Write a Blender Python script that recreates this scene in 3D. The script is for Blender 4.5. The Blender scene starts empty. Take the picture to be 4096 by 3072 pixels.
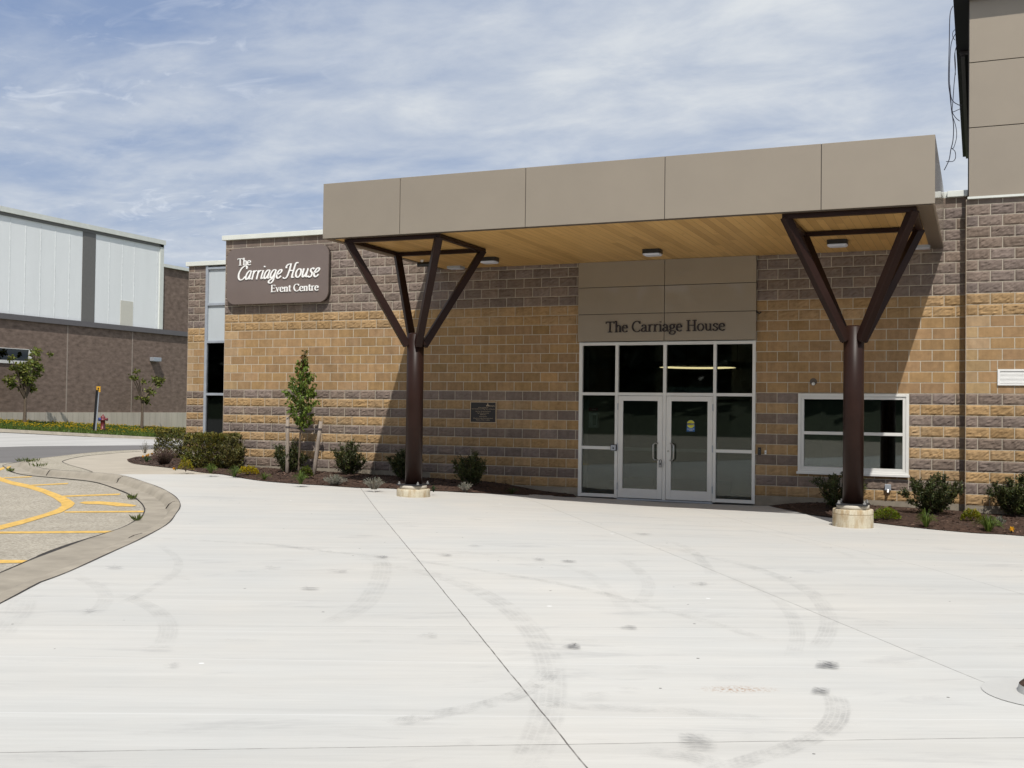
import bpy, bmesh, math, random
from mathutils import Vector, Matrix, noise, geometry
C = bpy.context.scene.collection
scn = bpy.context.scene
random.seed(7)
R = math.radians
# ------------------------------------------------------------------ camera
CAM = Vector((16.983, -21.796, 1.886))
FPX = 4368.83
def cam_axes(yaw, pitch, roll):
    cy, sy, cp, sp = math.cos(yaw), math.sin(yaw), math.cos(pitch), math.sin(pitch)
    f = Vector((-sy*cp, cy*cp, sp)); r0 = Vector((cy, sy, 0)); u0 = r0.cross(f)
    cr, sr = math.cos(roll), math.sin(roll)
    return cr*r0 + sr*u0, -sr*r0 + cr*u0, f
AR, AU, AF = cam_axes(0.403738225, 0.0213035513, 0.0123414079)
cd = bpy.data.cameras.new('Camera'); cam = bpy.data.objects.new('Camera', cd); C.objects.link(cam)
cd.sensor_width = 36; cd.lens = FPX/4096*36; cd.clip_end = 3000; cd.clip_start = 0.05
m = Matrix.Identity(4)
for i in range(3):
    m[i][0], m[i][1], m[i][2], m[i][3] = AR[i], AU[i], -AF[i], CAM[i]
cam.matrix_world = m
scn.camera = cam
# ------------------------------------------------------------------ light
SUN_TO = Vector((1.47, -3.07, 4.9)).normalized()
sl = bpy.data.lights.new('Sun', 'SUN'); sl.energy = 4.3; sl.angle = R(0.55); sl.color = (1.0, 0.955, 0.89)
so = bpy.data.objects.new('Sun', sl); C.objects.link(so)
so.rotation_euler = (-SUN_TO).to_track_quat('-Z', 'Y').to_euler(); so.location = (30, -40, 60)
scn.view_settings.view_transform = 'Standard'; scn.view_settings.look = 'None'
scn.view_settings.exposure = 0.0; scn.view_settings.gamma = 1.0

def nt_new(nt):
    N, L = nt.nodes, nt.links
    def add(t, **k):
        n = N.new(t)
        for a, v in k.items():
            if a.startswith('i_'):
                key = a[2:]
                key = int(key) if key.isdigit() else key.replace('_', ' ')
                s = n.inputs[key]
                if isinstance(v, bpy.types.NodeSocket): L.new(v, s)
                else: s.default_value = v
            else: setattr(n, a, v)
        return n
    def math_(op, a, b=0.0, c=None, clamp=False):
        n = N.new('ShaderNodeMath'); n.operation = op; n.use_clamp = clamp
        for i, v in enumerate((a, b) if c is None else (a, b, c)):
            if isinstance(v, bpy.types.NodeSocket): L.new(v, n.inputs[i])
            else: n.inputs[i].default_value = v
        return n.outputs[0]
    def mix(f, a, b, mode='MIX'):
        n = N.new('ShaderNodeMix'); n.data_type = 'RGBA'; n.blend_type = mode
        for i, v in ((0, f), (6, a), (7, b)):
            s = n.inputs[i]
            if isinstance(v, bpy.types.NodeSocket): L.new(v, s)
            elif isinstance(v, (int, float)): s.default_value = v if i == 0 else (v, v, v, 1)
            else: s.default_value = (*v, 1) if len(v) == 3 else v
        return n.outputs[2]
    def ramp(f, pts, interp='LINEAR'):
        n = N.new('ShaderNodeValToRGB'); n.color_ramp.interpolation = interp
        e = n.color_ramp.elements
        while len(e) < len(pts): e.new(0.5)
        for x, (p, c) in zip(e, pts):
            x.position = p; x.color = (c, c, c, 1) if isinstance(c, (int, float)) else (*c, 1)
        L.new(f, n.inputs[0]); return n.outputs[0]
    return add, math_, mix, ramp, L

# world: Nishita sky with thin high cloud sheets
w = bpy.data.worlds.new('World'); scn.world = w; w.use_nodes = True
nt = w.node_tree; nt.nodes.clear()
add, ma, mix, ramp, L = nt_new(nt)
sky = add('ShaderNodeTexSky'); sky.sky_type = 'NISHITA'; sky.sun_disc = False
sky.sun_elevation = R(55.2); sky.sun_rotation = math.atan2(SUN_TO.x, SUN_TO.y)
sky.air_density = 1.0; sky.dust_density = 1.6; sky.ozone_density = 1.6
tc = add('ShaderNodeTexCoord')
sep = add('ShaderNodeSeparateXYZ', i_0=tc.outputs['Generated'])
zz = ma('ADD', ma('MAXIMUM', sep.outputs[2], 0.0), 0.13)
cx, cyy = ma('DIVIDE', sep.outputs[0], zz), ma('DIVIDE', sep.outputs[1], zz)
pv = add('ShaderNodeCombineXYZ', i_0=cx, i_1=cyy, i_2=0.0).outputs[0]
mp = add('ShaderNodeMapping', i_Vector=pv, i_Location=(3.3, 1.2, 0), i_Rotation=(0, 0, R(25)), i_Scale=(0.85, 1.15, 1)).outputs[0]
n1 = add('ShaderNodeTexNoise', i_Vector=mp, i_Scale=0.72, i_Detail=8.0, i_Roughness=0.47, i_Distortion=0.10).outputs[0]
n2 = add('ShaderNodeTexNoise', i_Vector=mp, i_Scale=3.1, i_Detail=6.0, i_Roughness=0.6, i_Distortion=0.25).outputs[0]
n3 = add('ShaderNodeTexNoise', i_Vector=mp, i_Scale=7.0, i_Detail=4.0, i_Roughness=0.62, i_Distortion=0.9).outputs[0]
n4 = add('ShaderNodeTexNoise', i_Vector=mp, i_Scale=0.45, i_Detail=2.0).outputs[0]
cov = ma('ADD', ma('MULTIPLY', n1, 0.76), ma('MULTIPLY', n2, 0.24))
cov = ramp(cov, [(0.35, 0.05), (0.47, 0.66), (0.59, 1.0)])
wisp = ma('MULTIPLY', ramp(n3, [(0.56, 0.0), (0.74, 1.0)]), ramp(n4, [(0.50, 0.0), (0.64, 1.0)]))
skyc = mix(1.0, sky.outputs[0], (0.092, 0.092, 0.092), 'MULTIPLY')
blue = mix(0.62, skyc, (0.29, 0.39, 0.63))
cc = mix(ramp(n2, [(.3, 0.0), (.7, 1.0)]), (0.47, 0.535, 0.65), (0.72, 0.755, 0.79))
col = mix(cov, blue, cc)
col = mix(ma('MULTIPLY', wisp, 0.7), col, (0.86, 0.90, 0.96))
bg = add('ShaderNodeBackground', i_0=col, i_1=1.0)
wo = add('ShaderNodeOutputWorld', i_0=bg.outputs[0])

# ------------------------------------------------------------------ pixel helpers (source photograph pixels -> rays of the calibrated camera)
def ray(px, py): return AF + (px-2048)/FPX*AR - (py-1536)/FPX*AU
def onY(px, py, y):
    d = ray(px, py); return CAM + d*((y-CAM.y)/d.y)
def onX(px, py, x):
    d = ray(px, py); return CAM + d*((x-CAM.x)/d.x)
def onZ(px, py, z):
    d = ray(px, py); return CAM + d*((z-CAM.z)/d.z)
def sst(a, b, x):
    t = min(1, max(0, (x-a)/(b-a))); return t*t*(3-2*t)
def g(x, y):
    P = .33 - .0185*min(18, max(0, x))
    wgt = sst(-10, -3, y)*sst(-6, 0.5, x) if x < 0.5 else sst(-10, -3, y)
    z = .2*(1-wgt) + P*wgt
    if y > -9:
        a = .14*sst(7, 8.8, x)*(1-sst(11, 13, x)) + .085*sst(11, 13, x)*(1-sst(13, 14.4, x))
        z -= a*math.exp(-(min(y, 0)/2.4)**2)
    t = min(1, max(0, (-9-x)/14))
    z = z*(1-t) + t*(.62-.058*(min(26, max(14, y))-14))
    return z
def gp(x, y):     # lower carriageway level
    return g(x, y) - .05 - .075*sst(-12, -8, y)
def at(px, py, off=0.0, fn=None):
    fn = fn or g; z = .15; p = None
    for _ in range(25):
        p = onZ(px, py, z+off); z = .5*z + .5*fn(p.x, p.y)
    p.z = fn(p.x, p.y)+off; return p
# ------------------------------------------------------------------ object helpers
def tag(o, label=None, cat=None, group=None, kind=None):
    if label: o['label'] = label
    if cat: o['category'] = cat
    if group: o['group'] = group
    if kind: o['kind'] = kind
    return o
def empty(name, loc, label, cat, group=None):
    o = bpy.data.objects.new(name, None); C.objects.link(o); o.location = loc; o.empty_display_size = .2
    return tag(o, label, cat, group)
class MB:
    def __init__(s): s.v = []; s.f = []; s.m = []; s.c = []; s.uv = {}; s.smooth = set(); s.usec = False; s.org = Vector((0, 0, 0))
    def add(s, vs, fs, mi=0, col=None, smooth=False):
        b = len(s.v); s.v += [tuple(q) for q in vs]
        for f in fs:
            if smooth: s.smooth.add(len(s.f))
            s.f.append(tuple(b+i for i in f)); s.m.append(mi); s.c.append(col or (1, 1, 1))
        if col: s.usec = True
    def box(s, x0, x1, y0, y1, z0, z1, mi=0, col=None):
        s.add([(x0,y0,z0),(x1,y0,z0),(x1,y1,z0),(x0,y1,z0),(x0,y0,z1),(x1,y0,z1),(x1,y1,z1),(x0,y1,z1)],
              [(0,3,2,1),(4,5,6,7),(0,1,5,4),(1,2,6,5),(2,3,7,6),(3,0,4,7)], mi, col)
    def cyl(s, a, b, r0, r1=None, n=16, mi=0, caps=True, col=None, roll=0):
        a, b = Vector(a), Vector(b); r1 = r0 if r1 is None else r1
        d = (b-a).normalized(); t = Vector((0, 0, 1)) if abs(d.z) < .95 else Vector((1, 0, 0))
        e1 = d.cross(t).normalized(); e2 = d.cross(e1)
        vs = []
        for c, r in ((a, r0), (b, r1)):
            for k in range(n):
                A = 2*math.pi*k/n+roll; vs.append(c + e1*(r*math.cos(A)) + e2*(r*math.sin(A)))
        fs = [(k, (k+1) % n, n+(k+1) % n, n+k) for k in range(n)]
        s.add(vs, fs, mi, col, smooth=n > 6)
        if caps:
            s.add(vs[:n], [tuple(range(n-1, -1, -1))], mi, col); s.add(vs[n:], [tuple(range(n))], mi, col)
    def tube(s, pts, r, n=8, mi=0, col=None):
        pts = [Vector(p) for p in pts]
        rr = r if isinstance(r, (list, tuple)) else [r]*len(pts)
        vs = []; e1 = None
        for i, p in enumerate(pts):
            d = (pts[min(i+1, len(pts)-1)]-pts[max(i-1, 0)]).normalized()
            if e1 is None:
                t = Vector((0, 0, 1)) if abs(d.z) < .9 else Vector((1, 0, 0)); e1 = d.cross(t).normalized()
            else:
                e1 = (e1 - d*e1.dot(d)).normalized()
            e2 = d.cross(e1)
            for k in range(n):
                A = 2*math.pi*k/n; vs.append(p + e1*(rr[i]*math.cos(A)) + e2*(rr[i]*math.sin(A)))
        fs = [(i*n+k, i*n+(k+1) % n, (i+1)*n+(k+1) % n, (i+1)*n+k) for i in range(len(pts)-1) for k in range(n)]
        fs += [tuple(range(n-1, -1, -1)), tuple((len(pts)-1)*n+k for k in range(n))]
        s.add(vs, fs, mi, col, smooth=True)
    def beam(s, a, b, wd, hd, up=(0, 0, 1), mi=0):
        a, b = Vector(a), Vector(b); d = (b-a).normalized(); u = Vector(up)
        e1 = d.cross(u).normalized(); e2 = e1.cross(d).normalized()
        vs = [c + e1*(sx*wd/2) + e2*(sy*hd/2) for c in (a, b) for sx, sy in ((-1,-1),(1,-1),(1,1),(-1,1))]
        s.add(vs, [(0,1,2,3),(7,6,5,4),(0,4,5,1),(1,5,6,2),(2,6,7,3),(3,7,4,0)], mi)
    def lathe(s, prof, n=24, c=(0, 0, 0), mi=0):
        vs = [(c[0]+r*math.cos(2*math.pi*k/n), c[1]+r*math.sin(2*math.pi*k/n), c[2]+z) for r, z in prof for k in range(n)]
        fs = [(i*n+k, i*n+(k+1) % n, (i+1)*n+(k+1) % n, (i+1)*n+k) for i in range(len(prof)-1) for k in range(n)]
        fs += [tuple(range(n-1, -1, -1)), tuple((len(prof)-1)*n+k for k in range(n))]
        s.add(vs, fs, mi, smooth=True)
    def build(s, name, mats, parent=None, bevel=0, origin=None, smooth=False):
        me = bpy.data.meshes.new(name)
        org = Vector(origin) if origin is not None else (parent_loc(parent) if parent else Vector((0, 0, 0)))
        me.from_pydata([(x-org.x, y-org.y, z-org.z) for x, y, z in s.v], [], s.f); 
        mats = mats if isinstance(mats, (list, tuple)) else [mats]
        for q in mats: me.materials.append(q)
        me.polygons.foreach_set('material_index', s.m)
        sm = [smooth or (i in s.smooth) for i in range(len(s.f))]
        me.polygons.foreach_set('use_smooth', sm)
        if s.usec:
            a = me.attributes.new('tint', 'FLOAT_COLOR', 'FACE')
            flat = []
            for c in s.c: flat += [c[0], c[1], c[2], 1.0]
            a.data.foreach_set('color', flat)
        if s.uv:
            ul = me.uv_layers.new(name='UVMap')
            st = me.attributes.new('strength', 'FLOAT', 'FACE')
            for p in me.polygons:
                q = s.uv.get(p.index)
                if q:
                    for li, uvv in zip(p.loop_indices, q[0]): ul.data[li].uv = uvv
                    st.data[p.index].value = q[1]
        me.update()
        o = bpy.data.objects.new(name, me); C.objects.link(o)
        if parent:
            o.parent = parent; pl = parent_loc(parent)
            o.location = org - pl
        else: o.location = org
        if bevel:
            b = o.modifiers.new('Bevel', 'BEVEL'); b.width = bevel; b.segments = 2; b.limit_method = 'ANGLE'
        return o
def parent_loc(p):
    v = Vector(p.location)
    while p.parent: p = p.parent; v = v + Vector(p.location)
    return v
# ------------------------------------------------------------------ materials
def pmat(name, col, rough=.6, metal=0.0, var=.12, scale=6.0, bump=0.0, bscale=60.0, coat=0.0, tint=False, detail=5.0, stretch=(1, 1, 1), spec=.5):
    mt = bpy.data.materials.new(name); mt.use_nodes = True; nt = mt.node_tree; nt.nodes.clear()
    add, ma, mix, ramp, L = nt_new(nt)
    tc = add('ShaderNodeTexCoord')
    mp = add('ShaderNodeMapping', i_Vector=tc.outputs['Object'], i_Scale=stretch).outputs[0]
    n = add('ShaderNodeTexNoise', i_Vector=mp, i_Scale=scale, i_Detail=detail, i_Roughness=.6).outputs[0]
    base = col
    if tint:
        base = add('ShaderNodeAttribute', attribute_name='tint').outputs[0]
    lo, hi = 1-var*1.6, 1+var*1.6
    v = add('ShaderNodeMapRange', i_0=n, i_1=.2, i_2=.8, i_3=lo, i_4=hi).outputs[0]
    cv = add('ShaderNodeCombineColor', i_0=v, i_1=v, i_2=v).outputs[0]
    colr = mix(1.0, base, cv, 'MULTIPLY')
    if tint and bump:      # weathering: pale bloom patches and faint run-off streaks on the masonry
        bl = add('ShaderNodeTexNoise', i_Vector=tc.outputs['Object'], i_Scale=1.1, i_Detail=7.0, i_Roughness=.72).outputs[0]
        colr = mix(ma('MULTIPLY', ramp(bl, [(.54, 0.0), (.72, 1.0)]), .22), colr, (.50, .42, .30))
        stv = add('ShaderNodeMapping', i_Vector=tc.outputs['Object'], i_Scale=(5.5, 1, .35)).outputs[0]
        sk = add('ShaderNodeTexNoise', i_Vector=stv, i_Scale=1.0, i_Detail=6.0, i_Roughness=.65).outputs[0]
        dk_ = add('ShaderNodeMapRange', i_0=sk, i_1=.42, i_2=.72, i_3=1.03, i_4=.80).outputs[0]
        colr = mix(1.0, colr, add('ShaderNodeCombineColor', i_0=dk_, i_1=dk_, i_2=dk_).outputs[0], 'MULTIPLY')
    b = add('ShaderNodeBsdfPrincipled', i_Base_Color=colr, i_Roughness=rough, i_Metallic=metal)
    b.inputs['Coat Weight'].default_value = coat; b.inputs['Coat Roughness'].default_value = .04
    b.inputs['Specular IOR Level'].default_value = spec
    if bump:
        n2 = add('ShaderNodeTexNoise', i_Vector=tc.outputs['Object'], i_Scale=bscale, i_Detail=4.0, i_Roughness=.65).outputs[0]
        bp = add('ShaderNodeBump', i_Strength=bump, i_Distance=.01, i_Height=n2)
        L.new(bp.outputs[0], b.inputs['Normal'])
    o = add('ShaderNodeOutputMaterial', i_0=b.outputs[0])
    return mt
def leafmat(name, trans=.35, rough=.5):
    mt = bpy.data.materials.new(name); mt.use_nodes = True; nt = mt.node_tree; nt.nodes.clear()
    add, ma, mix, ramp, L = nt_new(nt)
    a = add('ShaderNodeAttribute', attribute_name='tint').outputs[0]
    d = add('ShaderNodeBsdfPrincipled', i_Base_Color=a, i_Roughness=rough)
    d.inputs['Specular IOR Level'].default_value = .3
    t = add('ShaderNodeBsdfTranslucent', i_0=mix(1.0, a, (1.1, 1.15, .6), 'MULTIPLY'))
    x = add('ShaderNodeMixShader', i_0=trans, i_1=d.outputs[0], i_2=t.outputs[0])
    add('ShaderNodeOutputMaterial', i_0=x.outputs[0]); return mt
def glassmat(name, tint=(.5, .55, .53), k=1.0):
    mt = bpy.data.materials.new(name); mt.use_nodes = True; nt = mt.node_tree; nt.nodes.clear()
    add, ma, mix, ramp, L = nt_new(nt)
    fr = add('ShaderNodeFresnel', i_IOR=1.6)
    tr = add('ShaderNodeBsdfTransparent', i_0=(*tint, 1))
    gl = add('ShaderNodeBsdfGlossy', i_0=(.9, .95, .93, 1), i_Roughness=.015)
    f = ma('ADD', ma('MULTIPLY', fr.outputs[0], k), .015, clamp=True)
    x = add('ShaderNodeMixShader', i_0=f, i_1=tr.outputs[0], i_2=gl.outputs[0])
    add('ShaderNodeOutputMaterial', i_0=x.outputs[0]); return mt
def emat(name, col, s):
    mt = bpy.data.materials.new(name); mt.use_nodes = True; nt = mt.node_tree; nt.nodes.clear()
    add, ma, mix, ramp, L = nt_new(nt)
    e = add('ShaderNodeEmission', i_0=(*col, 1), i_1=s)
    add('ShaderNodeOutputMaterial', i_0=e.outputs[0]); return mt

M = {}
M['block'] = pmat('block', (.3, .2, .1), .9, var=.13, scale=9, bump=.35, bscale=90, tint=True, spec=.2)
M['mortar'] = pmat('mortar', (.47, .425, .345), .95, var=.1, scale=20, bump=.2, spec=.1)
M['footing'] = pmat('footing', (.27, .235, .185), .92, var=.2, scale=3, bump=.3, bscale=40, spec=.2)
M['cap'] = pmat('cap', (.66, .68, .63), .45, var=.05, scale=3)
M['fascia'] = pmat('fascia', (.300, .254, .194), .52, metal=.32, var=.03, scale=1.2, coat=.8, bump=.02, bscale=300)
M['fascia_dark'] = pmat('fascia_dark', (.05, .04, .032), .5, var=.05)
M['trim_brown'] = pmat('trim_brown', (.10, .075, .055), .45, var=.05)
M['steel'] = pmat('steel', (.023, .0108, .0080), .40, var=.15, scale=2.5, coat=.0, spec=.16)
M['plate'] = pmat('plate', (.022, .022, .024), .5, var=.3, scale=30)
M['bolt'] = pmat('bolt', (.45, .44, .42), .4, metal=.7, var=.2)
M['frame'] = pmat('frame', (.68, .675, .645), .38, var=.03, scale=2)
M['door'] = pmat('door', (.68, .67, .64), .42, var=.04, scale=2, bump=.03, bscale=200)
M['rubber'] = pmat('rubber', (.02, .02, .02), .6)
M['chrome'] = pmat('chrome', (.42, .41, .39), .3, metal=.9, var=.1)
M['black'] = pmat('black', (.015, .015, .016), .4)
M['white'] = pmat('white', (.75, .75, .73), .5, var=.04)
M['glass'] = glassmat('glass')
M['winglass'] = glassmat('winglass', k=1.7)
M['darkglass'] = glassmat('darkglass', (.12, .14, .13))
M['panelglass'] = pmat('panelglass', (.50, .54, .56), .22, var=.07, scale=1.0, stretch=(1, 1, .3))
M['room'] = pmat('room', (.30, .31, .285), .8, var=.1)
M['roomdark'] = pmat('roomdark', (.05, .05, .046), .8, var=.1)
M['roomfloor'] = pmat('roomfloor', (.26, .26, .24), .5, var=.1)
M['ring'] = emat('ring', (1.0, .72, .40), 3.4)
M['lens'] = pmat('lens', (.62, .64, .72), .3, var=.03)
M['sign'] = pmat('sign', (.155, .120, .105), .4, var=.05, scale=1.5, coat=.3)
M['letter_white'] = pmat('letter_white', (.88, .88, .86), .5, var=.01)
M['letter_dark'] = pmat('letter_dark', (.014, .006, .005), .5, var=.02)
M['bronze'] = pmat('bronze', (.012, .009, .008), .5, var=.1)
M['brass'] = pmat('brass', (.50, .38, .24), .45, var=.05)
M['kerb'] = pmat('kerb', (.31, .275, .22), .9, var=.16, scale=2.2, bump=.3, bscale=70, spec=.2)
M['gap'] = pmat('gap', (.035, .03, .026), .95, var=.3)
M['yellow'] = pmat('yellow', (.60, .385, .105), .85, var=.22, scale=11, bump=.3, bscale=60, spec=.2)
M['asphalt'] = pmat('asphalt', (.155, .148, .143), .92, var=.08, scale=.7, bump=.2, bscale=50, spec=.2, stretch=(2.5, .3, 1))
M['lightroad'] = pmat('lightroad', (.43, .42, .40), .9, var=.1, scale=.6, spec=.2, stretch=(2.5, .3, 1))
M['ground'] = pmat('ground', (.06, .075, .025), .95, var=.3, scale=1.5)
M['bark'] = pmat('bark', (.115, .085, .06), .9, var=.3, scale=25, bump=.5, bscale=60)
M['twig'] = pmat('twig', (.10, .065, .05), .9, var=.2, scale=30)
M['stake'] = pmat('stake', (.27, .225, .185), .9, var=.22, scale=12, stretch=(4, 4, .5))
M['strap'] = pmat('strap', (.075, .06, .06), .8)
M['leaf'] = leafmat('leaf')
M['needle'] = leafmat('needle', .15, .45)
M['grass'] = leafmat('grass', .3)
M['petal'] = leafmat('petal', .2)
M['hydrant'] = pmat('hydrant', (.155, .024, .028), .45, var=.15, scale=9)
M['hydrant_blue'] = pmat('hydrant_blue', (.035, .06, .22), .5, var=.2)
M['signyellow'] = pmat('signyellow', (.62, .33, .02), .45, var=.04)
M['galv'] = pmat('galv', (.38, .41, .45), .45, metal=.3, var=.1)
M['metalpanel'] = pmat('metalpanel', (.80, .825, .82), .5, var=.03, scale=1.0, stretch=(1, 1, .2))
M['darkpanel'] = pmat('darkpanel', (.145, .14, .13), .5, var=.05)
M['beigepanel'] = pmat('beigepanel', (.60, .585, .51), .55, var=.03)
M['flash'] = pmat('flash', (.12, .112, .115), .5, var=.05)
M['arenablock'] = pmat('arenablock', (.185, .138, .112), .92, var=.30, scale=2.6, bump=1.0, bscale=4.5, spec=.15, stretch=(1, 1, 2.2))
M['conc_wall'] = pmat('conc_wall', (.47, .43, .36), .9, var=.12, scale=1.2, stretch=(1, 1, .25), spec=.2)
M['soffit_dark'] = pmat('soffit_dark', (.008, .008, .009), .6)
M['wire'] = pmat('wire', (.12, .11, .14), .6)
M['stain'] = pmat('stain', (.05, .022, .01), .9, var=.4)
M['dark_leaf_ground'] = pmat('dark_leaf_ground', (.02, .03, .012), .9, var=.4)

def mk_concrete():
    mt = bpy.data.materials.new('concrete'); mt.use_nodes = True; nt = mt.node_tree; nt.nodes.clear()
    add, ma, mix, ramp, L = nt_new(nt)
    tc = add('ShaderNodeTexCoord'); ob = tc.outputs['Object']
    DA = Vector((.572, -.82, 0)).normalized(); DH = Vector((.907, .42, 0)).normalized()
    ang = math.atan2(DH.y, DH.x)
    rot = add('ShaderNodeMapping', vector_type='TEXTURE', i_Vector=ob, i_Rotation=(0, 0, ang)).outputs[0]
    st = add('ShaderNodeMapping', i_Vector=rot, i_Scale=(.35, 5.5, 1)).outputs[0]
    s1 = add('ShaderNodeTexNoise', i_Vector=st, i_Scale=1.0, i_Detail=7.0, i_Roughness=.62).outputs[0]
    st2 = add('ShaderNodeMapping', i_Vector=rot, i_Scale=(1.2, 26, 1)).outputs[0]
    s2 = add('ShaderNodeTexNoise', i_Vector=st2, i_Scale=2.0, i_Detail=4.0, i_Roughness=.6).outputs[0]
    bl = add('ShaderNodeTexNoise', i_Vector=ob, i_Scale=.55, i_Detail=5.0, i_Roughness=.6).outputs[0]
    fn = add('ShaderNodeTexNoise', i_Vector=ob, i_Scale=110.0, i_Detail=3.0).outputs[0]
    v = ma('ADD', ma('MULTIPLY', s1, .26), ma('ADD', ma('MULTIPLY', s2, .15), ma('ADD', ma('MULTIPLY', bl, .15), ma('MULTIPLY', fn, .05))))
    v = ma('ADD', v, .70)
    warm = mix(ramp(bl, [(.35, 0.0), (.7, 1.0)]), (.482, .478, .452), (.492, .474, .434))
    cv = add('ShaderNodeCombineColor', i_0=v, i_1=v, i_2=v).outputs[0]
    col = mix(1.0, warm, cv, 'MULTIPLY')
    # worn pale smudges running with the trowel direction
    st3 = add('ShaderNodeMapping', i_Vector=rot, i_Scale=(.9, 3.4, 1), i_Location=(7, 3, 0)).outputs[0]
    s3 = add('ShaderNodeTexNoise', i_Vector=st3, i_Scale=.8, i_Detail=6.0, i_Roughness=.7, i_Distortion=.6).outputs[0]
    col = mix(ma('MULTIPLY', ramp(s3, [(.57, 0.0), (.76, 1.0)]), .42), col, (.27, .265, .262))
    wob = add('ShaderNodeTexNoise', i_Vector=ob, i_Scale=3.0, i_Detail=4.0).outputs[0]
    wv = ma('MULTIPLY', ma('SUBTRACT', wob, .5), .012)
    sepn = add('ShaderNodeSeparateXYZ', i_0=ob)
    def line(p, d, wd):
        n = Vector((-d.y, d.x)); off = n.x*p[0] + n.y*p[1]
        dd = ma('ADD', ma('MULTIPLY', sepn.outputs[0], n.x), ma('MULTIPLY', sepn.outputs[1], n.y))
        dd = ma('ABSOLUTE', ma('ADD', ma('SUBTRACT', dd, off), wv))
        return ma('LESS_THAN', dd, wd)
    def two(a, b):
        d = Vector((b.x-a.x, b.y-a.y)).normalized(); return (a.x, a.y), d
    msk = None
    for a, b, wd, k in (((1500,2030),(2350,3072),.0048,.9), ((2240,2045),(4060,2780),.0040,.7), ((2860,2056),(4096,2378),.0038,.5),
                     ((700,2503),(3400,2513),.0036,.45), ((0,3010),(4096,2950),.0048,.65), ((1900,2293),(3400,2320),.0034,.28)):
        p, d = two(at(*a), at(*b)); ln = ma('MULTIPLY', line(p, d, wd), k)
        msk = ln if msk is None else ma('MAXIMUM', msk, ln)
    def side(a, b):
        p, d = two(at(*a), at(*b)); n = Vector((-d.y, d.x)); off = n.x*p[0]+n.y*p[1]
        return ma('GREATER_THAN', ma('SUBTRACT', ma('ADD', ma('MULTIPLY', sepn.outputs[0], n.x), ma('MULTIPLY', sepn.outputs[1], n.y)), off), 0.0)
    pf = ma('ADD', ma('ADD', ma('MULTIPLY', side((1500,2030),(2350,3072)), .03), ma('MULTIPLY', side((700,2503),(3400,2513)), -.022)), ma('ADD', ma('MULTIPLY', side((2240,2045),(4060,2780)), -.02), ma('MULTIPLY', side((0,3010),(4096,2950)), .03)))
    pf = ma('ADD', pf, .985)
    col = mix(1.0, col, add('ShaderNodeCombineColor', i_0=pf, i_1=pf, i_2=pf).outputs[0], 'MULTIPLY')
    brk = ramp(add('ShaderNodeTexNoise', i_Vector=ob, i_Scale=9.0, i_Detail=3.0).outputs[0], [(.3, .45), (.55, 1.0)])
    col = mix(ma('MULTIPLY', msk, brk), col, (.10, .09, .08))
    lite = None
    for a, b in (((0,2515),(4096,2560)), ((0,2625),(4096,2680)), ((200,2390),(3000,2440)), ((0,2850),(4096,2880))):
        p, d = two(at(*a), at(*b)); ln = line(p, d, .007); lite = ln if lite is None else ma('MAXIMUM', lite, ln)
    col = mix(ma('MULTIPLY', lite, .28), col, (.66, .66, .645))
    # specks of grit and droppings
    vo = add('ShaderNodeTexVoronoi', i_Vector=ob, i_Scale=3.2)
    rr = add('ShaderNodeSeparateColor', i_0=vo.outputs['Color'])
    sp = ma('MULTIPLY', ma('LESS_THAN', vo.outputs['Distance'], .038), ma('GREATER_THAN', rr.outputs[0], .60))
    col = mix(ma('MULTIPLY', sp, .85), col, (.05, .045, .04))
    vo2 = add('ShaderNodeTexVoronoi', i_Vector=add('ShaderNodeMapping', i_Vector=rot, i_Scale=(1, 1.8, 1)).outputs[0], i_Scale=1.3)
    rr2 = add('ShaderNodeSeparateColor', i_0=vo2.outputs['Color'])
    sp2 = ma('MULTIPLY', ma('LESS_THAN', ma('ADD', vo2.outputs['Distance'], ma('MULTIPLY', ma('SUBTRACT', wob, .5), .12)), .032), ma('GREATER_THAN', rr2.outputs[1], .78))
    col = mix(sp2, col, (.80, .80, .78))
    rp = at(2955, 2757)   # rust stain
    dv = add('ShaderNodeVectorMath', operation='SUBTRACT', i_0=rot, i_1=(rp.x*math.cos(ang)+rp.y*math.sin(ang), -rp.x*math.sin(ang)+rp.y*math.cos(ang), rp.z))
    dv2 = add('ShaderNodeVectorMath', operation='MULTIPLY', i_0=dv.outputs[0], i_1=(3.6, 10, 0))
    dl = add('ShaderNodeVectorMath', operation='LENGTH', i_0=dv2.outputs[0]).outputs['Value']
    rn = add('ShaderNodeTexNoise', i_Vector=ob, i_Scale=45.0, i_Detail=3.0).outputs[0]
    rust = ma('MULTIPLY', ramp(dl, [(.2, 1.0), (1.0, 0.0)]), ramp(rn, [(.48, 0.0), (.62, 1.0)]))
    col = mix(ma('MULTIPLY', rust, .85), col, (.30, .15, .06))
    b = add('ShaderNodeBsdfPrincipled', i_Base_Color=col, i_Roughness=.88)
    b.inputs['Specular IOR Level'].default_value = .25
    h = ma('ADD', ma('MULTIPLY', fn, .3), ma('MULTIPLY', s2, .7))
    bp = add('ShaderNodeBump', i_Strength=.18, i_Distance=.006, i_Height=h)
    L.new(bp.outputs[0], b.inputs['Normal'])
    add('ShaderNodeOutputMaterial', i_0=b.outputs[0]); return mt
M['concrete'] = mk_concrete()

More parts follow.
